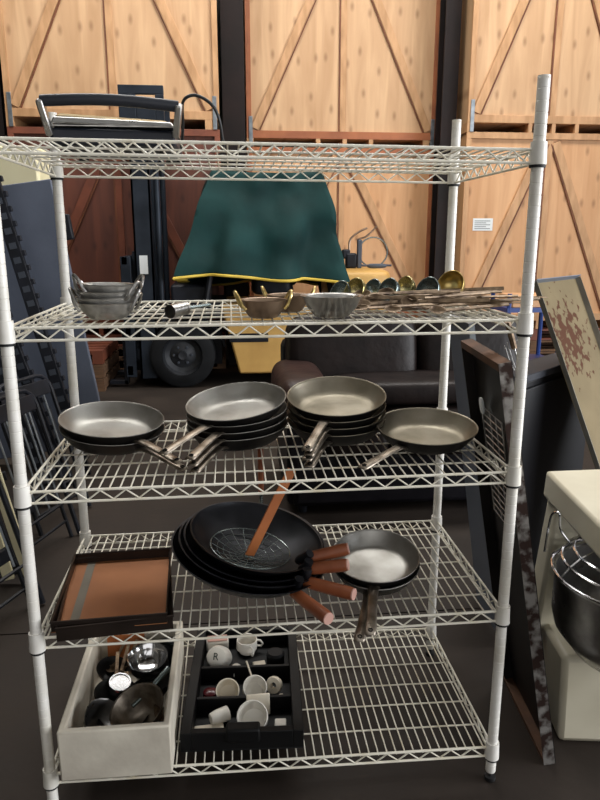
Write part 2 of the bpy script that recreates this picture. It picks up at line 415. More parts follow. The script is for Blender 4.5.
q = MB().box(-.95, -.2, .27, .7, .2, .62); q.build('front_axle', 'black', fk, flat=True)
q = MB(); q.tube(arc((-.56, .15, .335), .40, R(10), R(160), 16, 'xz'), .02, 6); q.box(-.72, -.14, .02, .9, .74, .88); q.build('wheel_arch', 'black', fk)
MB().pillow((1.25, .47, 1.0), (.33, .42, .19), .3).build('counterweight', 'yellow', fk)
q = MB().box(-.7, -.3, .1, .85, .86, 1.05); q.build('dashboard', 'black', fk, bevel=.03)
MB().pillow((.35, .47, 1.02), (.22, .24, .1), .4).pillow((.55, .47, 1.3), (.06, .24, .28), .4).build('seat', 'black', fk)
q = MB()
for yy in (.06, .88):
    q.tube([(-.35, yy, .86), (-.12, yy, 2.05), (.7, yy, 2.05), (.95, yy, .9)], .03, 8)
for xx in (-.1, .1, .3, .5, .68): q.tube([(xx, .06, 2.05), (xx, .88, 2.05)], .018, 6)
q.build('overhead_guard', 'black', fk)

# green tarpaulin draped over the guard
def tarp():
    bm = MB(); n = 120; prof = []
    zt = 2.15
    rows = 34
    tx0, tx1, ty0, ty1 = -.26, .84, -.0, .95
    bx0, bx1, by0, by1 = -.58, 1.06, -.17, 1.0
    def per(u, w, hgt, x0, x1, y0, y1):
        P = 2*((x1-x0)+(y1-y0)); s_ = (u % 1) * P; a, b2 = x1-x0, y1-y0
        if s_ < a: return Vector((x0+s_, y0, 0))
        s_ -= a
        if s_ < b2: return Vector((x1, y0+s_, 0))
        s_ -= b2
        if s_ < a: return Vector((x1-s_, y1, 0))
        return Vector((x0, y1-(s_-a), 0))
    from mathutils import noise
    grid = []
    for j in range(rows + 1):
        t = j / rows; ring = []
        for i in range(n):
            u = i / n
            # use matching parameterisation on the top and bottom rectangles
            k = 4 * u; side = int(k); fr = k - side
            def pt(x0, x1, y0, y1):
                cs = [(x0, y0), (x1, y0), (x1, y1), (x0, y1)]; a = cs[side]; c = cs[(side+1) % 4]
                return Vector((a[0] + (c[0]-a[0])*fr, a[1] + (c[1]-a[1])*fr, 0))
            p = pt(tx0, tx1, ty0, ty1).lerp(pt(bx0, bx1, by0, by1), t ** .85)
            ctr = Vector((.25, .45, 0)); d = (p - ctr).normalized()
            fold = .055 * t * math.sin(u * 2*PI * 11 + 1.5*math.sin(u*9)+ 2.0*t) + .05 * noise.noise(Vector((p.x*2.2, p.y*2.2, t*2.6))) + .03*noise.noise(Vector((p.x*5, p.y*5, t*4+7)))
            zb = 1.13 + .03*math.sin(u*2*PI*5) - (.10 * max(0, (u*4-.75)*4) if .0 < u*4 < 1 and u*4 > .75 else 0)
            if 1 <= u*4 < 4: zb = 1.0 + .03*math.sin(u*23)
            if side == 3: zb = 1.0 + .13*fr
            z = zt + (zb - zt) * t - .05 * (1-t) * (abs(fr-.5) < .5) * (1-4*(fr-.5)**2) * .5
            ring.append(Vector((p.x + d.x*fold, 5.35 + p.y + d.y*fold*1.3, z)))
        grid.append(ring)
    V = [[bm.bm.verts.new(p) for p in ring] for ring in grid]
    for j in range(rows):
        for i in range(n): bm.face([V[j][i], V[j][(i+1) % n], V[j+1][(i+1) % n], V[j+1][i]])
    # lid
    lid = []
    prev = V[0]; c0 = Vector((.3, 5.35+.47, zt-.02))
    for s_ in (.66, .33):
        cur = [bm.bm.verts.new(c0.lerp(Vector(v.co), s_) + Vector((0, 0, .02*noise.noise(v.co*3)))) for v in V[0]]
        for i in range(n): bm.face([prev[i], prev[(i+1) % n], cur[(i+1) % n], cur[i]])
        prev = cur
    cv = bm.bm.verts.new(c0)
    for i in range(n): bm.face([prev[i], prev[(i+1) % n], cv])
    t = thing('tarpaulin', 'dark green tarpaulin with yellow piping draped over the forklift cab', 'tarpaulin')
    o = bm.build('sheet', 'tarp', t, angle=80)
    so = o.modifiers.new('thick', 'SOLIDIFY'); so.thickness = .004
    MB().tube(grid[-1], .014, 6, closed=True).build('piping', 'piping', t)
tarp()
# wire gadget resting on the rear of the forklift
g = thing('wire_ring_fitting', 'chrome wire ring with a black clamp and curved pipes on forklift rear', 'metal fitting', (1.28, 5.78, 1.19))
MB().box(-.14, -.02, -.04, .04, .0, .16).box(-.18, -.09, -.03, .03, .1, .2).build('clamp', 'black', g, bevel=.02)
MB().box(-.015, .035, -.03, .03, .0, .3).build('bracket', 'slot', g, bevel=.01)
MB().tube(arc((.16, 0, .17), .155, 0, 2*PI, 40, 'xz')[:-1], .008, 6, closed=True).build('ring', 'darksteel', g)
MB().tube(bez([(-.1, 0, .18), (-.09, 0, .3), (.0, 0, .38), (.09, 0, .42)]), .011, 8).tube(bez([(-.02, .03, .3), (.08, .03, .33), (.16, .03, .4), (.2, .03, .44)]), .010, 8).build('pipe', 'copper', g)
MB().tube([(.0, -.02, .03), (.36, -.02, .03)], .012, 8).pillow((.2, -.02, .025), (.11, .03, .025), .6, nu=16, nv=8).build('bar', 'slot', g)

# ------------------------------------------------------------------ sofa
sf = thing('sofa', 'dark brown leather sofa behind the shelving, padded rolled arm at its left', 'sofa', (.16, 1.92, 0))
q = MB().box(.06, 1.62, .02, .85, .05, .36); q.build('base', 'leatherblack', sf, bevel=.03)
for i, (x0, x1) in enumerate(((.24, .60), (.60, 1.40))):
    MB().pillow(((x0+x1)/2, .36, .44), ((x1-x0)/2, .40, .11), .3).build('seat_cushion', 'leather', sf)
for i, (x0, x1) in enumerate(((.08, .92), (.92, 1.6))):
    MB().pillow(((x0+x1)/2, .78, .78), ((x1-x0)/2, .17, .27), .38, Matrix.Rotation(R(-10), 4, 'X')).build('back_cushion', 'leather', sf)
MB().pillow((.95, .47, .63), (.62, .22, .075), .4).build('bolster', 'leather', sf)
MB().box(.06, 1.62, .8, .97, .05, .88).build('back_frame', 'leatherblack', sf, bevel=.05)
MB().pillow((.13, .46, .63), (.155, .42, .15), .62).build('armrest', 'leatherbrown', sf)
MB().box(.03, .24, .05, .88, .05, .55).build('arm_panel', 'leatherblack', sf, bevel=.03)
MB().pillow((1.6, .46, .57), (.13, .42, .14), .6).box(1.5, 1.7, .05, .88, .05, .5).build('armrest', 'leather', sf)
for xx in (.12, 1.52):
    for yy in (.1, .85): MB().lathe([(0, 0), (.025, 0), (.03, .06), (0, .06)], 12, Matrix.Translation((xx, yy, 0))).build('foot', 'black', sf)

# ------------------------------------------------------------------ left side clutter
t = thing('folded_table_board', 'slate blue folded table top leaning on edge behind the left posts', 'board', (-1.60, 3.0, 0))
mxb = Matrix.Rotation(R(-8.0), 4, 'Y')
q = MB().box(-.35, .655, 0, .045, .06, 1.80, mxb); q.build('top_panel', 'board', t, bevel=.006)
MB().tube([mxb @ Vector((.61, .06, .1)), mxb @ Vector((.61, .06, 1.75))], .014, 8).build('edge_rail', 'navy', t)
MB().box(-.01, .05, .01, .06, 1.42, 1.58, mxb @ Matrix.Translation((.665, 0, 0))).build('latch', 'black', t, bevel=.01)
MB().box(-2.4, -1.42, 3.6, 4.1, 0.02, 2.14).build('cream_cabinet', 'cream', bevel=.02)
tag(bpy.data.objects['cream_cabinet'], 'tall cream cabinet standing behind the slate blue board', 'cabinet')

def slotted(p0, p1, y, w, label, m='black'):
    t = thing('slotted_bar', label, 'metal bar', (p0[0], y, 0), group='black slotted bars leaning at the left')
    a = Vector((0, 0, p0[1])); e = Vector((p1[0]-p0[0], .06, p1[1])); d = (e-a).normalized(); L_ = (e-a).length
    c = Vector((d.z, 0, -d.x)).normalized()
    MB().bar(a, e, .035, w, c).build('bar', m, t, bevel=.004)
    n = int(L_/.085); s1 = s2 = None
    for i in range(1, n):
        p = a + d * (L_*i/n) - Vector((0, .018, 0)); p2 = a + d * (L_*(i+.4)/n) + c*(w/2+.008)
        if s1 is None:
            s1 = MB().bar(-d*.018, d*.018, .006, w*.55, c).build('slot', 'slot', t, loc=p)
            s2 = MB().bar(-d*.016, d*.016, .03, .022, c).build('lug', m, t, bevel=.003, loc=p2)
        else:
            for src, pp in ((s1, p), (s2, p2)):
                k = src.copy(); C.objects.link(k); k.parent = t; k.location = pp
slotted((-1.06, .02), (-1.50, 1.98), 2.70, .075, 'longest black slotted bar, leaning beside the slate blue board')
slotted((-1.13, .02), (-1.58, 1.62), 2.50, .070, 'black slotted bar leaning in front of the longest one')
slotted((-1.16, .02), (-1.55, 1.40), 2.25, .060, 'black slotted bar nearest the left edge, ending lower than the others')

def folding_chair(x, y, rz, lean, label):
    t = thing('folding_chair', label, 'chair', (x, y, 0), (0, 0, rz), 'black folding chairs leaning at the left edge')
    A = Matrix.Rotation(lean, 4, 'X')
    def T(*p): return A @ Vector(p)
    w = .21
    pts = [T(-w, 0, .01), T(-w, 0, .72)] + [A @ p for p in [Vector((-w+.09 - .09*math.cos(a), 0, .72+.09*math.sin(a))) for a in (.4, .8, 1.2)]] + [T(-w+.09, 0, .81), T(w-.09, 0, .81)] + [A @ Vector((w-.09+.09*math.sin(a), 0, .72+.09*math.cos(a))) for a in (.4, .8, 1.2)] + [T(w, 0, .72), T(w, 0, .01)]
    MB().tube(pts, .012, 8).build('back_frame', 'black', t)
    for s_ in (-1, 1): MB().tube([T(s_*(w-.03), .03, .01), T(s_*(w-.03), .035, .62)], .010, 8).build('leg', 'black', t)
    MB().tube([T(-w+.03, .03, .1), T(w-.03, .03, .1)], .008, 6).tube([T(-w, 0, .2), T(w, 0, .2)], .008, 6).build('stretcher', 'black', t)
    MB().box(-w+.02, w-.02, -.012, .006, .70, .78, A).build('backrest', 'black', t, bevel=.004)
    MB().box(-w+.03, w-.03, .02, .045, .24, .30, A).build('seat', 'black', t, bevel=.008)
    q = MB()
    for k in range(4): q.tube([T(-w+.07+.09*k, -.004, .22), T(-w+.07+.09*k, -.004, .7)], .005, 6)
    q.build('spindles', 'galvanised', t)
folding_chair(-1.00, .92, R(68), R(-17), 'black folding chair leaning at far left, nearest the left front post')
folding_chair(-.98, 1.62, R(72), R(-15), 'black folding chair leaning behind the nearest one')
folding_chair(-1.02, 2.0, R(66), R(-16), 'black folding chair farthest back in the leaning row at left')
t = thing('light_strip_panel', 'cream slats standing in for strips of light behind the black folding chairs', 'panel', (-1.00, 1.30, 0), (0, R(-11), 0))  # cream slats added in place of light showing between the black frames
for k in range(5): MB().box(-.05-.085*k, -.085*k, 0, .018, .05, .92).build('light_strip', 'cream', t, bevel=.004)
for z_ in (.06, .5, .86): MB().box(-.41, .01, .018, .036, z_, z_+.04).build('rail', 'black', t, bevel=.003)

# ------------------------------------------------------------------ wire shelving unit
XH, YD = .61, .605
S = {1: .124, 2: .542, 3: .936, 4: 1.328, 5: 1.726}
TILT = {1: -.0106, 2: .0016, 3: .0043, 4: .0025, 5: -.0045}
rack = thing('wire_shelving_unit', 'tall white wire shelving unit with five shelves of cookware', 'shelving unit')
def sz(k, x): return S[k] + TILT[k] * x / XH
for (x, y) in ((-XH, 0), (XH, 0), (-XH, YD), (XH, YD)):
    r = .0142; prof = [(0, .03)]; z = .03
    prof.append((r*.93, .03)); z = .033
    while z < 1.865:
        prof += [(r, z), (r, z+.0225), (r-.0007, z+.0236), (r-.0007, z+.0247)]; z += .0256
    prof += [(r, z), (r, 1.868), (r*.85, 1.871), (0, 1.871)]
    p = MB().lathe(prof, 32, Matrix.Translation((x, y, 0))).build('post', 'white', rack, angle=14)
    MB().lathe([(0, 0), (.013, 0), (.016, .004), (.016, .014), (.006, .016), (.006, .03), (0, .03)], 16, Matrix.Translation((x, y, 0))).build('levelling_foot', 'blackrubber', p)
for k in S:
    def P(x, y, dz=0): return Vector((x, y, sz(k, x) + dz))
    w = MB(); n = 48
    e0, e1 = .012, YD - .012
    for i in range(1, n):                                    # short depth wires
        x = -XH + 2*XH*i/n
        w.tube([P(x, -.004, -.004), P(x, YD+.004, -.004)], .0021, 6)
    sh = w.build('shelf', 'wire', rack)
    w = MB()
    for y in (.10, .205, .30, .405, .505): w.tube([P(-XH+.01, y, -.0085), P(XH-.01, y, -.0085)], .0026, 6)
    w.build('support_wires', 'wire', sh)
    w = MB()
    H = .029
    for y in (0, YD):                                        # front and back trusses
        w.tube([P(-XH+.016, y, -.003), P(XH-.016, y, -.003)], .0036, 8)
        w.tube([P(-XH+.016, y, -.003-H), P(XH-.016, y, -.003-H)], .0034, 8)
        m = 38; pts = []
        for i in range(m+1):
            x = -XH+.03 + (2*XH-.06)*i/m; pts.append(P(x, y, -.006 if i % 2 else -H))
        w.tube(pts, .0025, 6)
    for x in (-XH, XH):
        w.tube([P(x, .016, -.003), P(x, YD-.016, -.003)], .0036, 8); w.tube([P(x, .016, -.003-H), P(x, YD-.016, -.003-H)], .0034, 8)
        m = 18; w.tube([P(x, .03 + (YD-.06)*i/m, -.006 if i % 2 else -H) for i in range(m+1)], .0025, 6)
    w.build('edge_truss', 'wire', sh)
    for x in (-XH, XH):
        for y in (0, YD):
            z = sz(k, x)
            q = MB().lathe([(.0145, -.036), (.0205, -.036), (.0185, .014), (.0145, .014)], 20, Matrix.Translation((x, y, z)), True)
            q.build('corner_collar', 'white', sh)
            MB().lathe([(.0145, -.0425), (.0185, -.0425), (.0185, -.0365), (.0145, -.0365)], 20, Matrix.Translation((x, y, z)), True).build('clip_ring', 'blackrubber', sh)

# ------------------------------------------------------------------ frying pans
def make_pan(r=.15, inner='alu', label='', grp=None):
    t = thing('frying_pan', label, 'pan', group=grp); rb = r*.68; h = .046
    MB().lathe([(0, 0), (rb, 0), (rb+.012, .004), (r*.80+.003, h*.22), (r*.88, h*.47), (r*.95, h*.75), (r, h), (r-.001, h+.002), (r-.0025, h), (r*.955-.002, h*.75), (r*.885-.002, h*.47), (r*.81-.001, h*.22+.0012), (rb+.010, .0055), (rb, .0032), (0, .0032)], 56).build('body', 'panblack', t)
    MB().lathe([(0, .0038), (rb*.85, .0038), (rb*.97, .0044), (rb+.006, .0068), (r*.80-.003, h*.22+.002), (r*.87-.003, h*.47+.002), (r*.94-.003, h*.75+.001), (r-.0055, h-.002), (r-.0035, h+.0015), (r-.0008, h+.0026), (r+.0004, h+.0012)], 56).build('cooking_surface', inner, t)
    q = MB(); x0 = r-.012
    pts = [(x0, .028), (x0+.02, .034), (x0+.06, .036), (x0+.12, .037), (x0+.185, .037), (x0+.20, .0365)]
    ws = [.020, .0150, .0135, .0140, .0155, .012]
    top = []
    for (a, z), w_ in zip(pts, ws):
        top.append([q.bm.verts.new((a, yy*w_, z + (0 if abs(yy) < 1 else -.004))) for yy in (-1, -.7, .7, 1)])
    for i in range(len(pts)-1):
        for j in range(3): q.face([top[i][j], top[i+1][j], top[i+1][j+1], top[i][j+1]])
    hd = q.build('handle', 'handleflat', t, angle=60); so = hd.modifiers.new('thick', 'SOLIDIFY'); so.thickness = .003
    q = MB(); q.tube([Vector((x0+.185, 0, .0385)) + p for p in arc((0, 0, 0), .0052, 0, 2*PI, 12)[:-1]], .0015, 5, closed=True); q.build('hanging_hole', 'panblack', hd)
    q = MB()
    for dy in (-.008, .008): q.lathe([(0, .003), (.003, .002), (.004, 0)], 8, Matrix.Translation((x0+.004, dy, .028)))
    q.build('rivets', 'handleflat', hd)
    return t
GP = 'frying pans on the shelves'
def place(o, x, y, z, az, tilt, tdir=None, roll=0):
    """az: handle direction; tilt: slope angle falling towards tdir (default: the handle)"""
    tdir = az if tdir is None else tdir
    ax = Vector((-math.sin(tdir), math.cos(tdir), 0))
    o.matrix_world = Matrix.Translation((x, y, z)) @ Matrix.Rotation(tilt, 4, ax) @ Matrix.Rotation(az, 4, 'Z')
proto = {}
def stack(x, y, k, n, az, tilt, inner, labels, dz=.021, azs=None, r=.15, tilts=None, tdir=None, dxy=(0, 0)):
    for i in range(n):
        key = (inner, r)
        if key not in proto: proto[key] = make_pan(r, inner, labels[i], GP); o = proto[key]
        else: o = dup(proto[key], labels[i])
        ti = tilts[i] if tilts else tilt; a = azs[i] if azs else az
        z = sz(k, x) + .001 + r*.69*math.sin(abs(ti)) + dz*i
        place(o, x + dxy[0]*i, y + dxy[1]*i, z, a, ti, tdir)
stack(-.452, .345, 3, 2, R(-55), R(7), 'alu', ['lower frying pan of the leftmost stack, its steel handle under the upper one', 'upper frying pan of the leftmost stack, bright grey inside with handle to the right'], azs=[R(-48), R(-51)], dz=.024, r=.147)
stack(-.088, .345, 3, 4, R(-112), R(6), 'alu', ['bottom frying pan of the second stack from the left', 'second frying pan from the bottom of the second stack from left', 'third frying pan up of the second stack from left, long flat handle at front', 'topmost frying pan of the second stack from left, tipped down to the left'],
      azs=[R(-110), R(-111), R(-112), R(-126)], tilts=[R(4), R(5), R(6), R(10)], tdir=R(-130), dz=.0205, r=.147)
stack(.205, .36, 3, 4, R(-112), R(8), 'alubrown', ['bottom frying pan of the stack right of centre', 'second frying pan from the bottom, stack right of centre', 'third frying pan up in the stack right of centre', 'topmost frying pan right of centre, large and brown-grey, tilted forward'], azs=[R(-111), R(-112), R(-111), R(-112)], tilts=[R(5), R(6), R(8), R(10.5)], tdir=R(-100), dz=.0215, r=.147)
stack(.450, .25, 3, 1, R(-135), R(6), 'alubrown', r=.145, labels= ['single frying pan at the right end of the pan shelf, brown sheen inside'], tdir=R(-100))
stack(.30, .20, 2, 2, R(-108), R(10), 'alu', ['lower frying pan of the pair beside the woks', 'upper frying pan of the pair beside the woks, pale grey inside'], azs=[R(-109), R(-104)], dz=.022, tdir=R(-100), r=.128)

# ------------------------------------------------------------------ karahi dishes, bowl
def karahi(r, h, m, hm, label, hz=.03, hr=.024, grp='small two-handled dishes'):
    t = thing('karahi_dish', label, 'dish', group=grp)
    MB().lathe([(0, 0), (r*.5, 0), (r*.62, .004), (r*.82, h*.5), (r*.95, h), (r*.99, h+.001), (r*.93, h-.002), (r*.8, h*.5+.003), (r*.6, .008), (0, .006)], 36).build('bowl', m, t)
    for s_ in (-1, 1):
        A = Matrix.Translation((s_*r*.93, 0, h*.72)) @ Matrix.Rotation(s_*R(24), 4, 'Y')
        pts = [A @ Vector((0, hr*math.cos(a), hr*1.5*math.sin(a))) for a in [PI*i/12 for i in range(13)]]
        pts = [A @ Vector((-s_*.004, hr, -.012))] + pts + [A @ Vector((-s_*.004, -hr, -.012))]
        MB().tube(pts, .0040, 8).build('loop_handle', hm, t)
    return t
kx, ky = -.405, .135
k0 = karahi(.075, .040, 'hammered', 'steel', 'bottom hammered steel dish of the stack by the left post'); k0.location = (kx, ky, sz(4, kx)+.001); k0.rotation_euler = (0, 0, R(-10))
for i, (lb, rz) in enumerate((('second steel two-handled dish up in the stack by the left post', R(4)), ('third steel two-handled dish up in the stack by the left post', R(-22)), ('top steel two-handled dish of the stack by the left post', R(28)))):
    dup(k0, lb, (kx+.003*i, ky, sz(4, kx)+.001+.0145*(i+1)), (0, R(1.5*i-1), rz))
k1 = karahi(.060, .044, 'copper', 'brass', 'front dull copper dish with brass loop handles on the second shelf down'); k1.location = (-.022, .10, sz(4, 0)+.001); k1.rotation_euler = (0, 0, R(8))
k2 = dup(k1, 'rear dull copper dish with brass loop handles, half hidden by the front one', (.052, .235, sz(4, 0)+.001), (0, 0, R(-6)))
bw = thing('mixing_bowl', 'wide plain stainless steel bowl beside the copper dishes', 'bowl', (.148, .095, sz(4, .14)+.001))
MB().lathe([(0, 0), (.036, 0), (.044, .004), (.062, .025), (.072, .048), (.078, .052), (.079, .0535), (.0765, .0535), (.070, .049), (.060, .026), (.042, .0065), (0, .004)], 44).build('bowl_wall', 'steel', bw)
# flat glass-like steel scoop on the wire
sc = thing('scoop', 'small steel scoop lying on the wires between the dish stack and tarpaulin', 'scoop', (-.215, .13, sz(4, -.19)+.012), (0, R(3), R(236)))
A = Matrix.Rotation(R(90), 4, 'Y')
q = MB().tube([(0, 0, .012), (.06, 0, .012)], [.017, .017], 16, cap=False).lathe([(0, .0), (.010, .0), (.017, .006), (.017, .012)], 16, Matrix.Translation((0, 0, .012)) @ Matrix.Rotation(R(90), 4, 'Y'))
q.build('cup', 'steel', sc); MB().tube([(-.0, 0, .012), (-.09, .01, .008)], .005, 8).build('handle', 'darksteel', sc)

# ------------------------------------------------------------------ ladles
def ladle(m, hm, rr, label):
    t = thing('ladle', label, 'ladle', group='ladles piled on the second shelf down')
    prof = []
    for i in range(11):
        a = PI/2 * i / 10; prof.append((rr*math.sin(a), rr*(1-math.cos(a))))
    inner = [((rr-.0016)*math.sin(PI/2*i/10), .0016 + (rr-.0016)*(1-math.cos(PI/2*i/10))) for i in range(10, -1, -1)]
    # opening faces -x (left); bowl's back towards +x
    A = Matrix.Rotation(R(38), 4, 'Z') @ Matrix.Rotation(R(-90+22), 4, 'Y') @ Matrix.Translation((0, 0, -rr))
    MB().lathe(prof + inner, 30, A).build('cup', m, t)
    ring = [A @ Vector((rr*math.cos(a), rr*math.sin(a), rr)) for a in [2*PI*i/28 for i in range(28)]]
    MB().tube(ring, .0016, 6, closed=True).build('rim', m, t)
    p0 = Vector((rr*.1, 0, -rr*.9))
    pts = bez([p0, (rr+.02, 0, -rr*.75), (rr+.10, 0, -rr*.9), (rr+.25, 0, -rr*.97)], 5)
    q = MB(); prev = None
    for i, p in enumerate(pts):
        wd = .0075 + .004 * i/len(pts)
        cur = [q.bm.verts.new(p + Vector((0, sy*wd, 0))) for sy in (-1, 1)]
        if prev: q.face([prev[0], cur[0], cur[1], prev[1]])
        prev = cur
    h = q.build('handle', hm, t); so = h.modifiers.new('t', 'SOLIDIFY'); so.thickness = .0025
    return t
lad = {}
spec = [  # x, y, r, material, yaw, height offset, label
 (.205, .33, .034, 'darksteel', R(2), .000, 'steel ladle head just showing behind the steel bowl'),
 (.240, .30, .037, 'brassdark', R(-6), .004, 'brass ladle nearest to the steel bowl'),
 (.298, .34, .035, 'darksteel', R(-12), .002, 'dark steel ladle, third head from the steel bowl'),
 (.330, .28, .037, 'darksteel', R(-10), .004, 'dark steel ladle, fourth head from the steel bowl'),
 (.388, .33, .037, 'brassdark', R(-16), .006, 'brass ladle in the middle of the row of heads'),
 (.440, .27, .038, 'darksteel', R(-4), .004, 'large blue-grey steel ladle beside the right rear post'),
 (.512, .29, .041, 'brass', R(3), .014, 'largest brass ladle, topmost in front of the right rear post'),
]
for (x, y, rr, m, yaw, dz, lb) in spec:
    key = (m, rr)
    if key not in lad: lad[key] = ladle(m, 'brownhandle', rr, lb); o = lad[key]
    else: o = dup(lad[key], lb)
    x_ = x; o.location = (x_, y, sz(4, x)+rr+dz+.008); o.rotation_euler = (0, 0, yaw)
# flat serving forks / spoons heaped among them
def spoon(L_, label):
    t = thing('serving_spoon', label, 'spoon', group='flat serving spoons heaped under the ladles')
    q = MB().bar((0, 0, .002), (L_, 0, .010), .010, .003); q.build('handle', 'brownhandle', t)
    A = Matrix.Translation((-.024, 0, .006)) @ Matrix.Diagonal((1.5, 1, .45, 1))
    MB().lathe([(0, -.016), (.008, -.014), (.014, -.008), (.017, 0), (.0155, 0), (.013, -.007), (.007, -.0125), (0, -.0145)], 20, A).build('bowl', 'brownhandle', t)
    return t
s0 = None
lbs = ['leftmost of the brown-stained spoons, beside the steel bowl', 'spoon lying in front of the brass ladles near the shelf edge', 'spoon crossing over the heap in front of the middle ladle', 'spoon at the front of the heap pointing to the rear post', 'spoon lying under the blue-grey ladle', 'spoon with its handle end beyond the rear post', 'spoon on top of the heap right of the rear post', 'spoon nearest the right front post', 'rearmost spoon of the heap, right of the rear post', 'spoon handle sticking out towards the right front post',
 'steeply angled spoon just right of the steel bowl', 'spoon resting on top of the heap near the steel bowl', 'spoon crossing diagonally below the middle brass ladle', 'spoon on the front of the heap below the blue-grey ladle', 'spoon on top of the heap by the largest brass ladle', 'short spoon end closest to the right front post collar', 'spoon turned slightly backwards near the left of the heap', 'spoon lying almost parallel to the shelf edge in the heap', 'spoon at the front of the heap angled sharply forward', 'spoon high on the heap left of the right rear post']
for i, (x, y, yaw, dz) in enumerate([(.23, .19, -10, 0), (.27, .14, -8, .004), (.31, .20, -16, .012), (.35, .12, 6, .002), (.38, .18, -12, .016), (.42, .22, -20, .010), (.47, .16, -6, .008), (.46, .10, 10, .0), (.44, .36, -22, .018), (.50, .20, -30, .022)] + [(.26, .23, -24, .022), (.30, .26, -14, .03), (.36, .24, -30, .034), (.42, .16, 2, .026), (.50, .30, -14, .034), (.54, .16, -20, .016), (.28, .17, 14, .012), (.33, .22, -4, .024), (.40, .14, -26, .020), (.47, .24, -24, .030)]):
    L_ = min(.20, .56-x+.06)
    if s0 is None: s0 = spoon(.2, lbs[0]); o = s0
    else: o = dup(s0, lbs[i])
    o.location = (x-.02, y, sz(4, x)+.010+dz); o.rotation_euler = (R((38, 20, 50, 30)[i % 4]), R(-1.5), R(yaw))
    o.scale = (.9, 1, 1)
w_ = thing('wire_whisk', 'wire whisk poking out past the right front post below the second shelf down', 'whisk', (.645, .10, 1.20), (R(14), R(-24), 0))
for k in range(5):
    a = PI*k/5; pts = []
    for i in range(13):
        tt = PI*i/12; pts.append(Vector((.022*math.cos(tt)*math.cos(a), .022*math.cos(tt)*math.sin(a), -.09*math.sin(tt)**.8 + .06)))
    MB().tube(pts, .0013, 5).build('wire_loop', 'steel', w_)
MB().tube([(0, 0, .05), (0, 0, .13)], .008, 8).build('handle', 'brownhandle', w_)

# ------------------------------------------------------------------ contact grill on the top shelf
gx, gy, gz = -.377, .27, sz(5, -.37)
gr = thing('contact_grill', 'black and steel contact grill with a thick black handle on the top shelf', 'grill', (gx, gy, gz))
MB().hexa([(-.155, -.06, .012), (.150, -.06, .012), (.150, .22, .012), (-.155, .22, .012), (-.150, -.05, .055), (.145, -.05, .050), (.145, .21, .055), (-.150, .21, .055)]).build('lower_body', 'navy', gr, bevel=.008)
MB().box(-.152, .147, -.052, .21, .056, .060).build('lower_plate', 'steel', gr, bevel=.001)
MB().hexa([(-.150, -.055, .062), (.146, -.055, .057), (.146, .21, .062), (-.150, .21, .066), (-.143, -.045, .080), (.140, -.045, .070), (.140, .2, .080), (-.143, .2, .085)]).build('upper_casing', 'steel', gr, bevel=.004)
MB().hexa([(-.140, -.040, .081), (.130, -.040, .071), (.130, .19, .081), (-.140, .19, .086), (-.130, -.02, .090), (.120, -.02, .077), (.120, .18, .086), (-.130, .18, .092)]).build('lid_top', 'goldplate', gr, bevel=.003)
for s_, zt in ((-1, .125), (1, .118)):
    zt -= .014
    MB().bar((s_*.150, -.055, .035), (s_*.163, -.085, zt), .016, .030, (0, 1, 0)).build('handle_arm', 'steel', gr, bevel=.004)
pts = [Vector((-.160 + .320*i/16, -.08 - .012*math.sin(PI*i/16), .108 - .008*i/16 + .006*math.sin(PI*i/16))) for i in range(17)]
q = MB(); q.tube(pts, .0135, 14); q.build('handle', 'navy', gr)
for sx in (-.12, .12):
    for yy in (-.03, .18): MB().lathe([(0, 0), (.014, 0), (.012, .013), (0, .013)], 14, Matrix.Translation((sx, yy, 0))).build('foot', 'blackrubber', gr)
MB().tube(bez([(.15, .16, .03), (.158, .12, .09), (.165, .05, .135), (.20, .04, .148), (.245, .05, .12), (.262, .07, .06), (.255, .1, .012), (.16, .2, .006), (.10, .25, .006)], 10), .0042, 8).build('power_cable', 'cable', gr)

# ------------------------------------------------------------------ shallow trays on shelf 2
def shallow(label, inner, w=.285, d=.38, h=.036):
    t = thing('baking_tray', label, 'tray', group='rectangular baking trays')
    q = MB(); q.box(-w/2, w/2, -d/2, d/2, 0, .002); q.build('base', inner, t)
    q = MB(); q.box(-w/2, -w/2+.003, -d/2, d/2, .002, h).box(w/2-.003, w/2, -d/2, d/2, .002, h).box(-w/2+.003, w/2-.003, -d/2, -d/2+.003, .002, h).box(-w/2+.003, w/2-.003, d/2-.003, d/2, .002, h)
    q.tube([(-w/2, -d/2, h), (w/2, -d/2, h), (w/2, d/2, h), (-w/2, d/2, h)], .0035, 6, closed=True); q.build('rim', 'traydark', t)
    return t
b1 = shallow('lower dark steel baking tray under the brown one', 'traydark'); b1.location = (-.430, .170, sz(2, -.43)+.004); b1.rotation_euler = (0, 0, R(6))
b2 = shallow('upper baking tray with orange-brown base on the fourth shelf down', 'trayorange', .283, .375, .028); b2.location = (-.434, .170, sz(2, -.43)+.024); b2.rotation_euler = (0, 0, R(3))
MB().box(-.105, -.082, -.18, .18, .0024, .003).build('bare_strip', 'traygrey', b2)

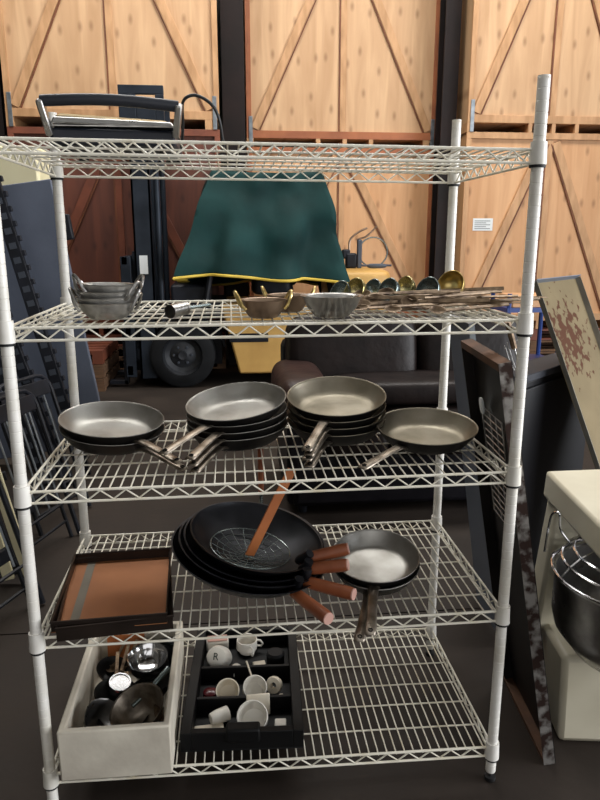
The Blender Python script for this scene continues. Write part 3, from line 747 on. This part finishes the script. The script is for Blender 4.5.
# ------------------------------------------------------------------ woks
def wok(c, nrm_az, tilt, r, dep, hs, he, label, rimcol='wok'):
    t = thing('wok', label, 'wok', c, group='nested black woks')
    ax = Vector((-math.sin(nrm_az), math.cos(nrm_az), 0)); A = Matrix.Rotation(tilt, 4, ax)
    prof = []
    Rs = (r*r + dep*dep) / (2*dep); am = math.asin(min(1, r/Rs))
    for i in range(15):
        a = am * i/14; prof.append((Rs*math.sin(a), Rs*(1-math.cos(a)) - dep))
    prof += [(r+.003, .003), (r-.002, .003)]
    for i in range(14, -1, -1):
        a = am * i/14; prof.append(((Rs-.003)*math.sin(a), Rs-(Rs-.003)*math.cos(a) - dep))
    MB().lathe(prof, 64, A).build('bowl', 'wok', t)
    hs = Vector(hs) - Vector(c); he = Vector(he) - Vector(c); d = (he-hs).normalized()
    root = (A @ Vector((0, 0, 0))); dirn = Vector((hs.x, hs.y, 0)).normalized(); edge = A @ (A.inverted() @ dirn * (r*.98)); 
    MB().tube(bez([edge - dirn*.01 + Vector((0, 0, -.012)), edge.lerp(hs, .5) + Vector((0, 0, -.004)), hs, hs + d*.02], 5), [.013]*15+[.012], 10).build('socket', 'wok', t)
    L_ = (he-hs).length
    pr = [hs + d*L_*f for f in (0, .08, .3, .6, .9, .985)]
    h = MB().tube(pr, [.0135, .0155, .0168, .0172, .0176, .016], 16).build('handle', 'wokwood', t)
    MB().tube([he - d*.003, he + d*.001], [.0160, .0155], 16).build('end_cap', 'wokend', h)
    return t
wz = sz(2, 0)
WC = Vector((-.075, .275, wz+.092))
wok((-.062, .200, wz+.118), R(-32), R(11), .222, .100, (.045, .055, .600), (.122, -.085, .598), 'largest black wok at the bottom of the nest, handle pointing nearest the camera')
wok((-.052, .208, wz+.129), R(-30), R(12), .212, .094, (.075, .075, .618), (.198, -.015, .622), 'black wok second from the bottom, its handle passing in front of the frying pan')
wok((-.047, .214, wz+.140), R(-40), R(12), .202, .088, (.075, .105, .636), (.196, .068, .664), 'black wok third from the bottom, reddish handle second highest')
wok((-.042, .216, wz+.152), R(-26), R(13), .190, .082, (.070, .130, .652), (.205, .115, .688), 'uppermost black wok in the nest with the highest wooden handle')
# wire skimmer with a flat bamboo handle
sk = thing('wire_skimmer', 'round wire skimmer with flat bamboo handle lying in the top wok', 'skimmer', (-.062, .205, wz+.118), (R(3), R(11), 0))
q = MB()
for rr in (.115,): q.tube([(rr*math.cos(2*PI*i/40), rr*math.sin(2*PI*i/40), 0) for i in range(40)], .0022, 6, closed=True)
for j in range(1, 6): 
    rr = .115*j/6; zz = -.03*(1-(rr/.115)**2); q.tube([(rr*math.cos(2*PI*i/32), rr*math.sin(2*PI*i/32), zz) for i in range(32)], .0011, 5, closed=True)
for k in range(9):
    a = PI*k/9; q.tube([Vector((.115*u*math.cos(a), .115*u*math.sin(a), -.03*(1-u*u))) for u in (-1, -.75, -.5, -.25, 0, .25, .5, .75, 1)], .0011, 5)
q.build('wire_basket', 'darksteel', sk)
bh = MB().bar((-.075, .215, .612), (.062, .262, .872), .027, .007, (0, -1, 0)); tag(bh.build('bamboo_paddle', 'bamboo', bevel=.002), 'flat orange-brown bamboo stick leaning up out of the wok', 'stick')
s2 = thing('wok_turner', 'thin dark red handled turner standing up at the back of the woks', 'turner', (-.02, .46, .60))
MB().tube([(0, 0, .0), (.0, -.012, .13)], .006, 8).build('shaft', 'darksteel', s2); MB().tube([(0, -.012, .13), (.0, -.02, .29)], .009, 10).build('handle', 'wokwood', s2)
MB().box(-.035, .035, -.002, .002, -.05, .0).build('blade', 'darksteel', s2)

# ------------------------------------------------------------------ foam box with utensils
bx0, bx1, by0, by1 = -.575, -.285, -.035, .47
z0 = sz(1, -.43) + .001; z1 = z0 + .150
fb = thing('foam_box', 'scuffed white foam box full of kitchen utensils on the bottom shelf', 'box', (0, 0, 0))
q = MB(); T_ = .020
def ringbox(q, x0, x1, y0, y1, za, zb, t_):
    vo = [(x0, y0), (x1, y0), (x1, y1), (x0, y1)]; vi = [(x0+t_, y0+t_), (x1-t_, y0+t_), (x1-t_, y1-t_), (x0+t_, y1-t_)]
    O0 = [q.bm.verts.new((*p, za)) for p in vo]; O1 = [q.bm.verts.new((*p, zb)) for p in vo]
    I1 = [q.bm.verts.new((*p, zb)) for p in vi]; I0 = [q.bm.verts.new((*p, za+t_*.7)) for p in vi]
    for i in range(4):
        j = (i+1) % 4; q.face([O0[i], O0[j], O1[j], O1[i]]); q.face([O1[i], O1[j], I1[j], I1[i]]); q.face([I1[i], I1[j], I0[j], I0[i]])
    q.face(O0[::-1]); q.face(I0)
ringbox(q, bx0, bx1, by0, by1, z0, z1, T_); q.build('shell', 'foam', fb, bevel=.005)
zi = z0 + .016
def lathething(name, prof, m, label, cat, loc, rot, grp=None, n=36):
    t = thing(name, label, cat, loc, rot, grp); MB().lathe(prof, n).build('wall', m, t); return t
bowlp = lambda r, h: [(0, 0), (r*.45, 0), (r*.62, h*.12), (r*.86, h*.55), (r, h), (r*1.03, h+.001), (r*.97, h-.001), (r*.83, h*.55+.002), (r*.6, h*.12+.002), (r*.44, .002), (0, .002)]
GU = 'utensils heaped in the foam box'
lathething('steel_bowl', bowlp(.060, .045), 'chrome', 'shiny round steel bowl at the back of the foam box', 'bowl', (-.385, .330, zi+.060), (R(12), 0, 0), GU)
lathething('steel_bowl', bowlp(.058, .045), 'steel', 'steel bowl beneath the shiny one in the foam box', 'bowl', (-.380, .325, zi+.03), (R(10), 0, 0), GU)
o = lathething('round_tin', [(0, 0), (.032, 0), (.034, .004), (.034, .03), (.032, .033), (.028, .033), (.027, .030), (0, .030)], 'chrome', 'round tin with a pale ribbed lid in the foam box', 'tin', (-.462, .245, zi+.05), (R(15), R(8), 0), GU)
lathething('deep_bowl', bowlp(.075, .075), 'handleflat', 'large dark steel bowl tipped left at the front of the foam box', 'bowl', (-.365, .085, zi+.050), (R(16), R(-16), 0), GU)
lathething('curved_bowl', bowlp(.065, .05), 'steel', 'dull steel bowl tipped on its side at the front left of the foam box', 'bowl', (-.500, .075, zi+.045), (R(14), R(40), 0), GU)
lathething('dark_dish', bowlp(.055, .04), 'darksteel', 'dark dish at the back right corner of the foam box', 'dish', (-.345, .42-.03, zi+.045), (R(60), 0, 0), GU)
t = thing('long_handle', 'long dark tapered handle lying diagonally across the foam box', 'utensil', (0, 0, 0), group=GU)
MB().tube([(-.405, .115, zi+.085), (-.36, .16, zi+.105), (-.312, .225, zi+.125)], [.006, .007, .009], 10).build('shaft', 'darksteel', t)
t = thing('wooden_pestle', 'short dull wooden handle end at the front right inside the foam box', 'utensil', (0, 0, 0), group=GU)
MB().tube([(-.345, .15, zi+.075), (-.318, .03, zi+.085)], [.009, .013], 12).build('shaft', 'brownhandle', t)
MB().tube([(-.318, .03, zi+.085), (-.3175, .028, zi+.0851)], [.0128, .011], 12).build('end', 'slot', t)
t = thing('red_scraper', 'small red plastic piece showing in the foam box', 'scraper', (-.478, .165, zi+.05), (R(10), R(20), R(30)), GU)
MB().box(-.022, .022, -.012, .012, 0, .008).build('blade', 'red', t, bevel=.003)
sp0 = None
for i, (x, y, rz, ry) in enumerate([(-.47, .33, 80, -20), (-.455, .35, 70, -28), (-.48, .30, 95, -15), (-.50, .36, 60, -30), (-.43, .20, 100, -12)]):
    lb = ['small whisk-like spoon at the back of the foam box', 'spoon leaning beside the shiny bowl in the foam box', 'spoon left of the round tin in the foam box', 'rearmost spoon in the back left of the foam box', 'spoon between the tin and the dark pan in the foam box'][i]
    o = dup(s0, lb, (x, y, zi+.05), (0, R(ry), R(rz))); o['group'] = GU; o.scale = (.45, 1, 1.2)
t = thing('wooden_board', 'small brown wooden board against the back of the foam box', 'board', (-.47, .432, zi), (R(-6), 0, 0), GU)
MB().box(-.06, .06, 0, .012, 0, .125).build('panel', 'bamboo', t, bevel=.004)
t = thing('crumpled_cloth', 'dark navy cloth stuffed at the back right of the foam box', 'cloth', (-.34, .41, zi), (0, 0, 0), GU)
MB().pillow((0, 0, .05), (.034, .035, .05), .8, nu=20, nv=12).pillow((-.045, .01, .04), (.04, .03, .04), .8, nu=20, nv=12).build('fold', 'navy', t)
# heap base so the box reads full
for i, (x, y, z_, rx, ry, rr, mm, lb) in enumerate([(-.47, .20, .035, 5, 10, .062, 'panblack', 'black dish below the round tin in the foam box'), (-.36, .21, .04, -10, -8, .06, 'panblack', 'dark bowl in the middle right of the foam box under the long handle'), (-.50, .33, .03, 10, 12, .05, 'panblack', 'black dish at the back left of the foam box'), (-.43, .12, .02, 0, 0, .07, 'panblack', 'black dish low in the middle of the foam box')]):
    lathething('small_dish', bowlp(rr, .04), mm, lb, 'dish', (x, y, zi+z_), (R(rx), R(ry), 0), GU)
hb = thing('pan_lid', 'dark round pan lid lying flat low in the foam box', 'lid', (-.43, .17, zi+.002), group=GU)
MB().lathe([(0, .012), (.05, .01), (.09, .004), (.1, 0), (.1, .003), (.09, .007), (.05, .013), (0, .016)], 40).build('disc', 'panblack', hb)
MB().lathe([(0, .03), (.01, .03), (.008, .014), (0, .014)], 14).build('knob', 'panblack', hb)

# ------------------------------------------------------------------ black organiser tray with crockery
ox, oy = -.085, .300
oz = sz(1, ox) + .001
og = thing('organiser_tray', 'black plastic compartment tray of crockery on the bottom shelf', 'tray', (ox, oy, oz), (0, 0, R(-3)))
w2, d2, hh = .172, .262, .060
q = MB(); q.box(-w2, w2, -d2, d2, 0, .004)
q.box(-w2, -w2+.030, -d2, d2, .004, hh).box(w2-.030, w2, -d2, d2, .004, hh).box(-w2+.030, w2-.030, -d2, -d2+.022, .004, hh).box(-w2+.030, w2-.030, d2-.02, d2, .004, hh)
q.build('shell', 'organiser', og, bevel=.004)
for yy in (-.098, .052): MB().box(-w2+.030, w2-.030, yy-.006, yy+.006, .004, hh-.01).build('divider', 'organiser', og, bevel=.002)
MB().box(-.045, .05, -d2-.008, -d2+.03, .03, hh+.012).build('front_grip', 'organiser', og, bevel=.006)
A0 = og.matrix_basis.copy()
def O(x, y, z=0): 
    v = Matrix.Rotation(R(-3), 4, 'Z') @ Vector((x, y, z)); return (ox+v.x, oy+v.y, oz+.005+z)
GC = 'white crockery in the organiser tray'
cup = lambda r, h: [(0, 0), (r*.7, 0), (r*.78, .002), (r*.97, h*.4), (r, h), (r-.003, h+.0005), (r-.0035, h*.4), (r*.72, .006), (0, .005)]
def mug(name, r, h, m, label, loc, rot, handle=True, cat='cup'):
    t = thing(name, label, cat, loc, rot, GC); MB().lathe(cup(r, h), 36).build('body', m, t)
    if handle: MB().tube([Vector((r*.93, 0, h*.78)), (r+.014, 0, h*.8), (r+.020, 0, h*.55), (r+.012, 0, h*.28), (r*.9, 0, h*.22)], .0035, 8).build('handle', m, t)
    return t
m1 = mug('mug', .040, .070, 'china', 'white mug lying down, dark letter R on its base facing up', O(-.098, .098, .050), (R(-128), 0, R(-14)), False)
cu = bpy.data.curves.new('letter', 'FONT'); cu.body = 'R'; cu.size = .032; cu.extrude = .0004; cu.align_x = 'CENTER'; cu.align_y = 'CENTER'; cu.materials.append(M['ink'])
_t = bpy.data.objects.new('base_letter', cu); lo = bpy.data.objects.new('base_letter', bpy.data.meshes.new_from_object(_t)); bpy.data.objects.remove(_t); C.objects.link(lo); lo.parent = m1; lo.location = (0, 0, -.0006); lo.rotation_euler = (R(180), 0, 0)
mug('cup', .034, .046, 'china', 'white cup standing upright near the back with handle forward', O(.004, .135, .042), (0, 0, R(-70)))
mug('cup', .020, .040, 'china', 'small white cup lying between the R mug and a pale block', O(-.035, .090, .016), (R(90), 0, R(20)), False)
t = thing('china_block', 'small cream china block beside the dark glass in the tray', 'block', O(.045, .082, .0), (0, 0, R(8)), GC); MB().box(-.022, .02, -.012, .012, 0, .035).build('body', 'chinacream', t, bevel=.003)
mug('ramekin', .036, .045, 'chinacream', 'cream ramekin tilted forward in the middle row, left one', O(-.052, -.040, .012), (R(40), 0, 0), False, 'ramekin')
mug('ramekin', .037, .045, 'china', 'white cup with spoon tilted forward in the middle row', O(.028, -.036, .014), (R(36), R(6), 0), False, 'ramekin')
t = thing('teaspoon', 'thin pale teaspoon handle leaning over the middle divider', 'spoon', O(.02, .01, .045), (R(28), 0, R(15)), GC); MB().tube([(0, -.03, 0), (-.004, .045, 0)], .003, 8).build('handle', 'chinacream', t)
t = thing('napkin_ring', 'cream china ring standing at the right of the middle row', 'ring', O(.092, -.022, .026), (R(70), 0, R(-25)), GC)
MB().lathe([(.010, -.010), (.024, -.010), (.027, 0), (.024, .010), (.010, .010), (.008, 0)], 28, None, True).build('body', 'chinacream', t)
t = thing('china_shard', 'small white curved piece at the right of the middle row', 'piece', O(.102, -.068, .004), (0, 0, R(30)), GC); MB().pillow((0, 0, .010), (.022, .007, .008), .7, nu=16, nv=8).build('body', 'chinacream', t)
t = thing('sauce_pot', 'dark red glassy pot at the left of the middle row', 'pot', O(-.105, -.045, .0), (0, 0, 0), GC); MB().lathe([(0, 0), (.020, 0), (.024, .01), (.022, .026), (.012, .032), (0, .033)], 24).build('body', 'redglass', t)
mug('cup', .021, .055, 'china', 'white cylindrical cup lying on its side in the front left compartment', O(-.095, -.170, .026), (R(90), 0, R(115)), False)
t = thing('soap_dish', 'flat white rectangular dish at the front left under the cylinder cup', 'dish', O(-.095, -.195, .002), (0, 0, R(4)), GC); MB().box(-.045, .04, -.022, .022, 0, .012).build('body', 'chinacream', t, bevel=.004)
t = thing('china_wedge', 'small white wedge beside the flat white dish at front', 'piece', O(-.030, -.200, .002), (R(10), 0, R(35)), GC); MB().box(-.022, .022, -.014, .014, 0, .022).build('body', 'china', t, bevel=.005)
mug('square_bowl', .045, .055, 'china', 'large white bowl tipped forward in the front compartment', O(.030, -.165, .012), (R(38), R(-6), 0), False, 'bowl')
t = thing('square_dish', 'square white dish standing behind the large tipped bowl at front', 'dish', O(.045, -.128, .002), (R(-18), 0, R(2)), GC); MB().box(-.036, .034, -.004, .004, 0, .062).build('body', 'chinacream', t, bevel=.003)
t = thing('salt_cube', 'small white cube at the front right of the organiser tray', 'cube', O(.108, -.200, .002), (0, 0, R(-4)), GC); MB().box(-.017, .017, -.017, .017, 0, .032).build('body', 'china', t, bevel=.004)
t = thing('butter_dish', 'white rounded box with pinkish lid at back left of organiser tray', 'dish', O(-.100, .205, .012), (0, 0, R(3)), GC); MB().box(-.038, .038, -.02, .02, 0, .036).build('body', 'china', t, bevel=.006); MB().box(-.034, .034, -.017, .017, .036, .04).build('lid', 'wokend', t, bevel=.002)
mug('cup', .036, .040, 'china', 'upturned white cup at the back of the organiser tray', O(.0, .205, .052), (R(180), 0, R(-10)), True)
t = thing('dark_glass', 'dark glass jar in the back right of the organiser tray', 'jar', O(.098, .115, 0), (0, 0, 0), GC); MB().lathe([(0, 0), (.026, 0), (.03, .01), (.03, .045), (.024, .052), (0, .052)], 24).build('body', 'shadeblack', t)

# ------------------------------------------------------------------ leaning steel griddle tray at the right of the rack
def frame_from(p00, p10, p01):
    """origin p00 (bottom near), y axis to p10 (bottom far), z axis towards p01 (top near); x = normal"""
    o = Vector(p00); y = (Vector(p10)-o); wd = y.length; y.normalize(); z = Vector(p01)-o; z -= y*z.dot(y); L_ = z.length; z.normalize(); x = y.cross(z)
    return Matrix(((x.x, y.x, z.x, o.x), (x.y, y.y, z.y, o.y), (x.z, y.z, z.z, o.z), (0, 0, 0, 1))), wd, L_
A, wd, L_ = frame_from((.826, .035, .006), (.862, .43, .006), (.614, .12, 1.215))
gt = thing('leaning_steel_pan', 'long blackened steel pan leaning against the right side of the shelving', 'pan'); gt.matrix_world = A
MB().box(-.003, 0.0, 0, wd, 0, L_).build('base_sheet', 'griddle', gt)
MB().box(-.036, -.003, -.003, 0, 0, L_).build('near_wall', 'mottled', gt)
MB().box(-.036, -.003, wd, wd+.003, 0, L_).build('far_wall', 'griddle', gt)
MB().box(-.036, -.003, 0, wd, L_-.003, L_).box(-.036, -.0335, 0, wd, L_-.022, L_-.003).build('top_wall', 'rustedge', gt)
MB().box(-.036, -.003, 0, wd, 0, .003).box(-.036, -.034, 0, wd, .003, .02).build('bottom_wall', 'rustedge', gt)
for zz in (.37, .44):
    MB().lathe([(0, 0), (.012, 0), (.012, .002), (0, .002)], 20, Matrix.Translation((-.024, .0012, zz)) @ Matrix.Rotation(R(-90), 4, 'X') @ Matrix.Diagonal((.45, 1, 1, 1))).build('pale_slot', 'sticker', gt)
# wire cooling rack standing inside it
wr = thing('cooling_rack', 'small wire cooling rack tucked inside the leaning steel pan', 'wire rack'); wr.matrix_world = A @ Matrix.Translation((-.020, .09, .70))
q = MB(); q.tube([(0, 0, 0), (0, .20, 0), (0, .20, .34), (0, 0, .34)], .003, 6, closed=True)
for i in range(1, 15): q.tube([(0, 0, .34*i/15), (0, .2, .34*i/15)], .0017, 5)
for yy in (.07, .13): q.tube([(.002, yy, 0), (.002, yy, .34)], .0019, 5)
q.build('wires', 'steel', wr); MB().pillow((-.004, .185, .345), (.006, .016, .026), .7, nu=16, nv=8).build('pale_blue_tip', 'sticker', wr)
# second sheet leaning behind
A2, wd2, L2 = frame_from((.905, .30+.32, .008), (.93, .98, .006), (.72, .66, 1.24))
g2 = thing('leaning_sheet', 'blue-grey sheet metal panel leaning behind the blackened steel pan', 'sheet'); g2.matrix_world = A2
MB().box(-.003, 0, 0, wd2, 0, L2).build('sheet', 'bluegrey', g2); MB().box(-.02, -.003, 0, .003, 0, L2).box(-.02, -.003, 0, wd2, L2-.003, L2).build('lip', 'galvanised', g2)

# ------------------------------------------------------------------ big stained tray at far right
A3, wd3, L3 = frame_from((1.545, .715, .006), (1.885, 1.015, .006), (1.195, 1.20, 1.337))
bt = thing('large_baking_tray', 'long pale baking tray with brown rust stains leaning at far right', 'tray', group='rectangular baking trays'); bt.matrix_world = A3
MB().box(-.002, 0, 0, wd3, 0, L3).build('base', 'rusttray', bt)
hh = .022
MB().hexa([(0, 0, 0), (0, .003, 0), (hh, -.005, 0), (hh, -.008, 0), (0, 0, L3), (0, .003, L3), (hh, -.005, L3), (hh, -.008, L3)]).build('near_rim', 'traygrey', bt)
MB().hexa([(0, wd3-.003, 0), (0, wd3, 0), (hh, wd3+.008, 0), (hh, wd3+.005, 0), (0, wd3-.003, L3), (0, wd3, L3), (hh, wd3+.008, L3), (hh, wd3+.005, L3)]).build('far_rim', 'traygrey', bt)
MB().hexa([(0, 0, L3-.003), (0, wd3, L3-.003), (hh+.004, wd3+.008, L3+.004), (hh+.004, -.008, L3+.004), (0, 0, L3), (0, wd3, L3), (hh+.004, wd3+.008, L3+.007), (hh+.004, -.008, L3+.007)]).build('end_rim', 'bluegrey', bt)
MB().box(0, hh, 0, wd3, 0, .003).build('end_rim', 'bluegrey', bt)
# black cabinet behind the mixer
cb = thing('black_cabinet', 'slim matt black cabinet standing behind the cream mixer', 'cabinet', (1.035, .945, 0), (0, 0, R(41)))
MB().box(0, .75, 0, .14, .02, .955).build('body', 'shadeblack', cb, bevel=.006); MB().box(-.005, .755, -.01, .145, .955, .985).build('top', 'cabinetlip', cb, bevel=.004)
MB().box(.02, .73, -.014, -.001, .06, .93).build('door', 'shadeblack', cb, bevel=.004)
for xx in (.03, .68):
    for yy in (.01, .09): MB().box(xx, xx+.04, yy, yy+.04, 0, .02).build('foot', 'black', cb)

# blue trolley far behind
tr = thing('blue_trolley', 'blue steel trolley frame glimpsed beyond the right end of the sofa', 'trolley', (2.42, 4.4, 0))
q = MB()
for xx in (0, .5):
    for yy in (0, .4): q.tube([(xx, yy, .1), (xx, yy, 1.02)], .022, 8)
q.build('upright', 'blue', tr)
for z_ in (.35, .85): MB().box(-.02, .52, -.02, .42, z_, z_+.04).build('deck', 'blue', tr)
for xx in (0, .5):
    for yy in (0, .4): MB().lathe([(0, -.02), (.05, -.02), (.05, .02), (0, .02)], 16, Matrix.Translation((xx, yy, .05)) @ Matrix.Rotation(R(90), 4, 'X')).build('wheel', 'blackrubber', tr)
bx_ = MB().box(2.46, 2.88, 4.42, 4.75, .892, 1.0).build('cardboard_box', 'ply2', bevel=.004); tag(bx_, 'low pale carton lying on the blue trolley', 'box')

# ------------------------------------------------------------------ dough mixer
mx_ = thing('dough_mixer', 'cream dough mixer with steel bowl and wire guard at right edge', 'mixer', (0, 0, 0))
q = MB().hexa([(.875, .12, 0), (1.42, .04, 0), (1.46, .44, 0), (.93, .44, 0), (.865, .12, .30), (1.42, .04, .30), (1.46, .42, .30), (.90, .42, .30)]); q.build('base', 'mixer', mx_, bevel=.018)
q = MB().hexa([(.862, .30, .28), (1.42, .28, .28), (1.44, .42, .28), (.868, .40, .28), (.892, .30, .72), (1.42, .28, .72), (1.44, .375, .72), (.894, .368, .72)]); q.build('column', 'mixer', mx_, bevel=.012)
q = MB().hexa([(.80, -.28, .715), (1.36, -.34, .715), (1.44, .38, .715), (.880, .375, .715), (.805, -.28, .80), (1.36, -.34, .80), (1.44, .38, .80), (.885, .375, .80)]); q.build('head_cover', 'mixer', mx_, bevel=.010)
BC = (1.030, .055)
prof = [(0, .33), (.10, .33), (.16, .35), (.215, .42), (.225, .46), (.225, .575), (.232, .580), (.232, .587), (.222, .585), (.220, .46), (.205, .42), (.15, .36), (0, .345)]
MB().lathe(prof, 64, Matrix.Translation((BC[0], BC[1], 0))).build('bowl', 'steel', mx_)
q = MB()
for rr, zz in ((.235, .597), (.21, .628), (.18, .655), (.14, .675)): q.tube([(BC[0]+rr*math.cos(2*PI*i/48), BC[1]+rr*math.sin(2*PI*i/48), zz) for i in range(48)], .0042, 6, closed=True)
for k in range(10):
    a = 2*PI*k/10; q.tube([(BC[0]+rr*math.cos(a), BC[1]+rr*math.sin(a), zz) for rr, zz in ((.235, .597), (.21, .628), (.18, .655), (.14, .675))], .0035, 6)
q.build('wire_guard', 'chrome', mx_)
MB().tube(bez([(.80, .17, .622), (.815, .19, .68), (.823, .19, .73), (.835, .17, .74), (.833, .15, .70), (.85, .12, .67)]), .0035, 6).build('guard_hook', 'chrome', mx_)
MB().tube([(BC[0], BC[1], .36), (BC[0], BC[1], .72)], .035, 16).build('spindle', 'steel', mx_)

# ------------------------------------------------------------------ lights: daylight through roof openings and the doorway
def area(name, loc, rot, sx, sy, e, col):
    l = bpy.data.lights.new(name, 'AREA'); l.shape = 'RECTANGLE'; l.size = sx; l.size_y = sy; l.energy = e; l.color = col
    o = bpy.data.objects.new(name, l); C.objects.link(o); o.location = loc; o.rotation_euler = rot; return o
for i, ((y0, y1), e) in enumerate(zip(sky, (440, 40, 40))):
    area('skylight_%d' % i, ((SX0+SX1)/2, (y0+y1)/2, HZ+.05), (0, 0, 0), SX1-SX0-.1, y1-y0-.1, e, (1, .97, .92))
area('doorway_daylight', (.1, HY0-.1, DZ/2), (R(90), 0, 0), DX1-DX0, DZ, 60, (1.0, .95, .88))
area('side_doorway_daylight', (HX1+.1, (RY0+RY1)/2, RZ/2), (0, R(90), 0), RZ, RY1-RY0, 760, (.95, .97, 1.0))
wd_ = bpy.data.worlds.new('world'); bpy.context.scene.world = wd_; wd_.use_nodes = True
bg = wd_.node_tree.nodes['Background']; bg.inputs[0].default_value = (.9, .94, 1, 1); bg.inputs[1].default_value = .4

# ------------------------------------------------------------------ camera
cam = bpy.data.cameras.new('camera'); co = bpy.data.objects.new('camera', cam); C.objects.link(co)
co.location = (-.1043, -1.5921, 1.5251); co.rotation_euler = (1.3348, -.0003, -.102)
cam.sensor_fit = 'VERTICAL'; cam.sensor_height = 24; cam.lens = 680.9 * 24 / 800; cam.clip_start = .05
sc_ = bpy.context.scene; sc_.camera = co
sc_.view_settings.view_transform = 'Standard'; sc_.view_settings.look = 'None'; sc_.view_settings.gamma = 1; sc_.view_settings.use_curve_mapping = False
sc_.view_settings.exposure = 0.34
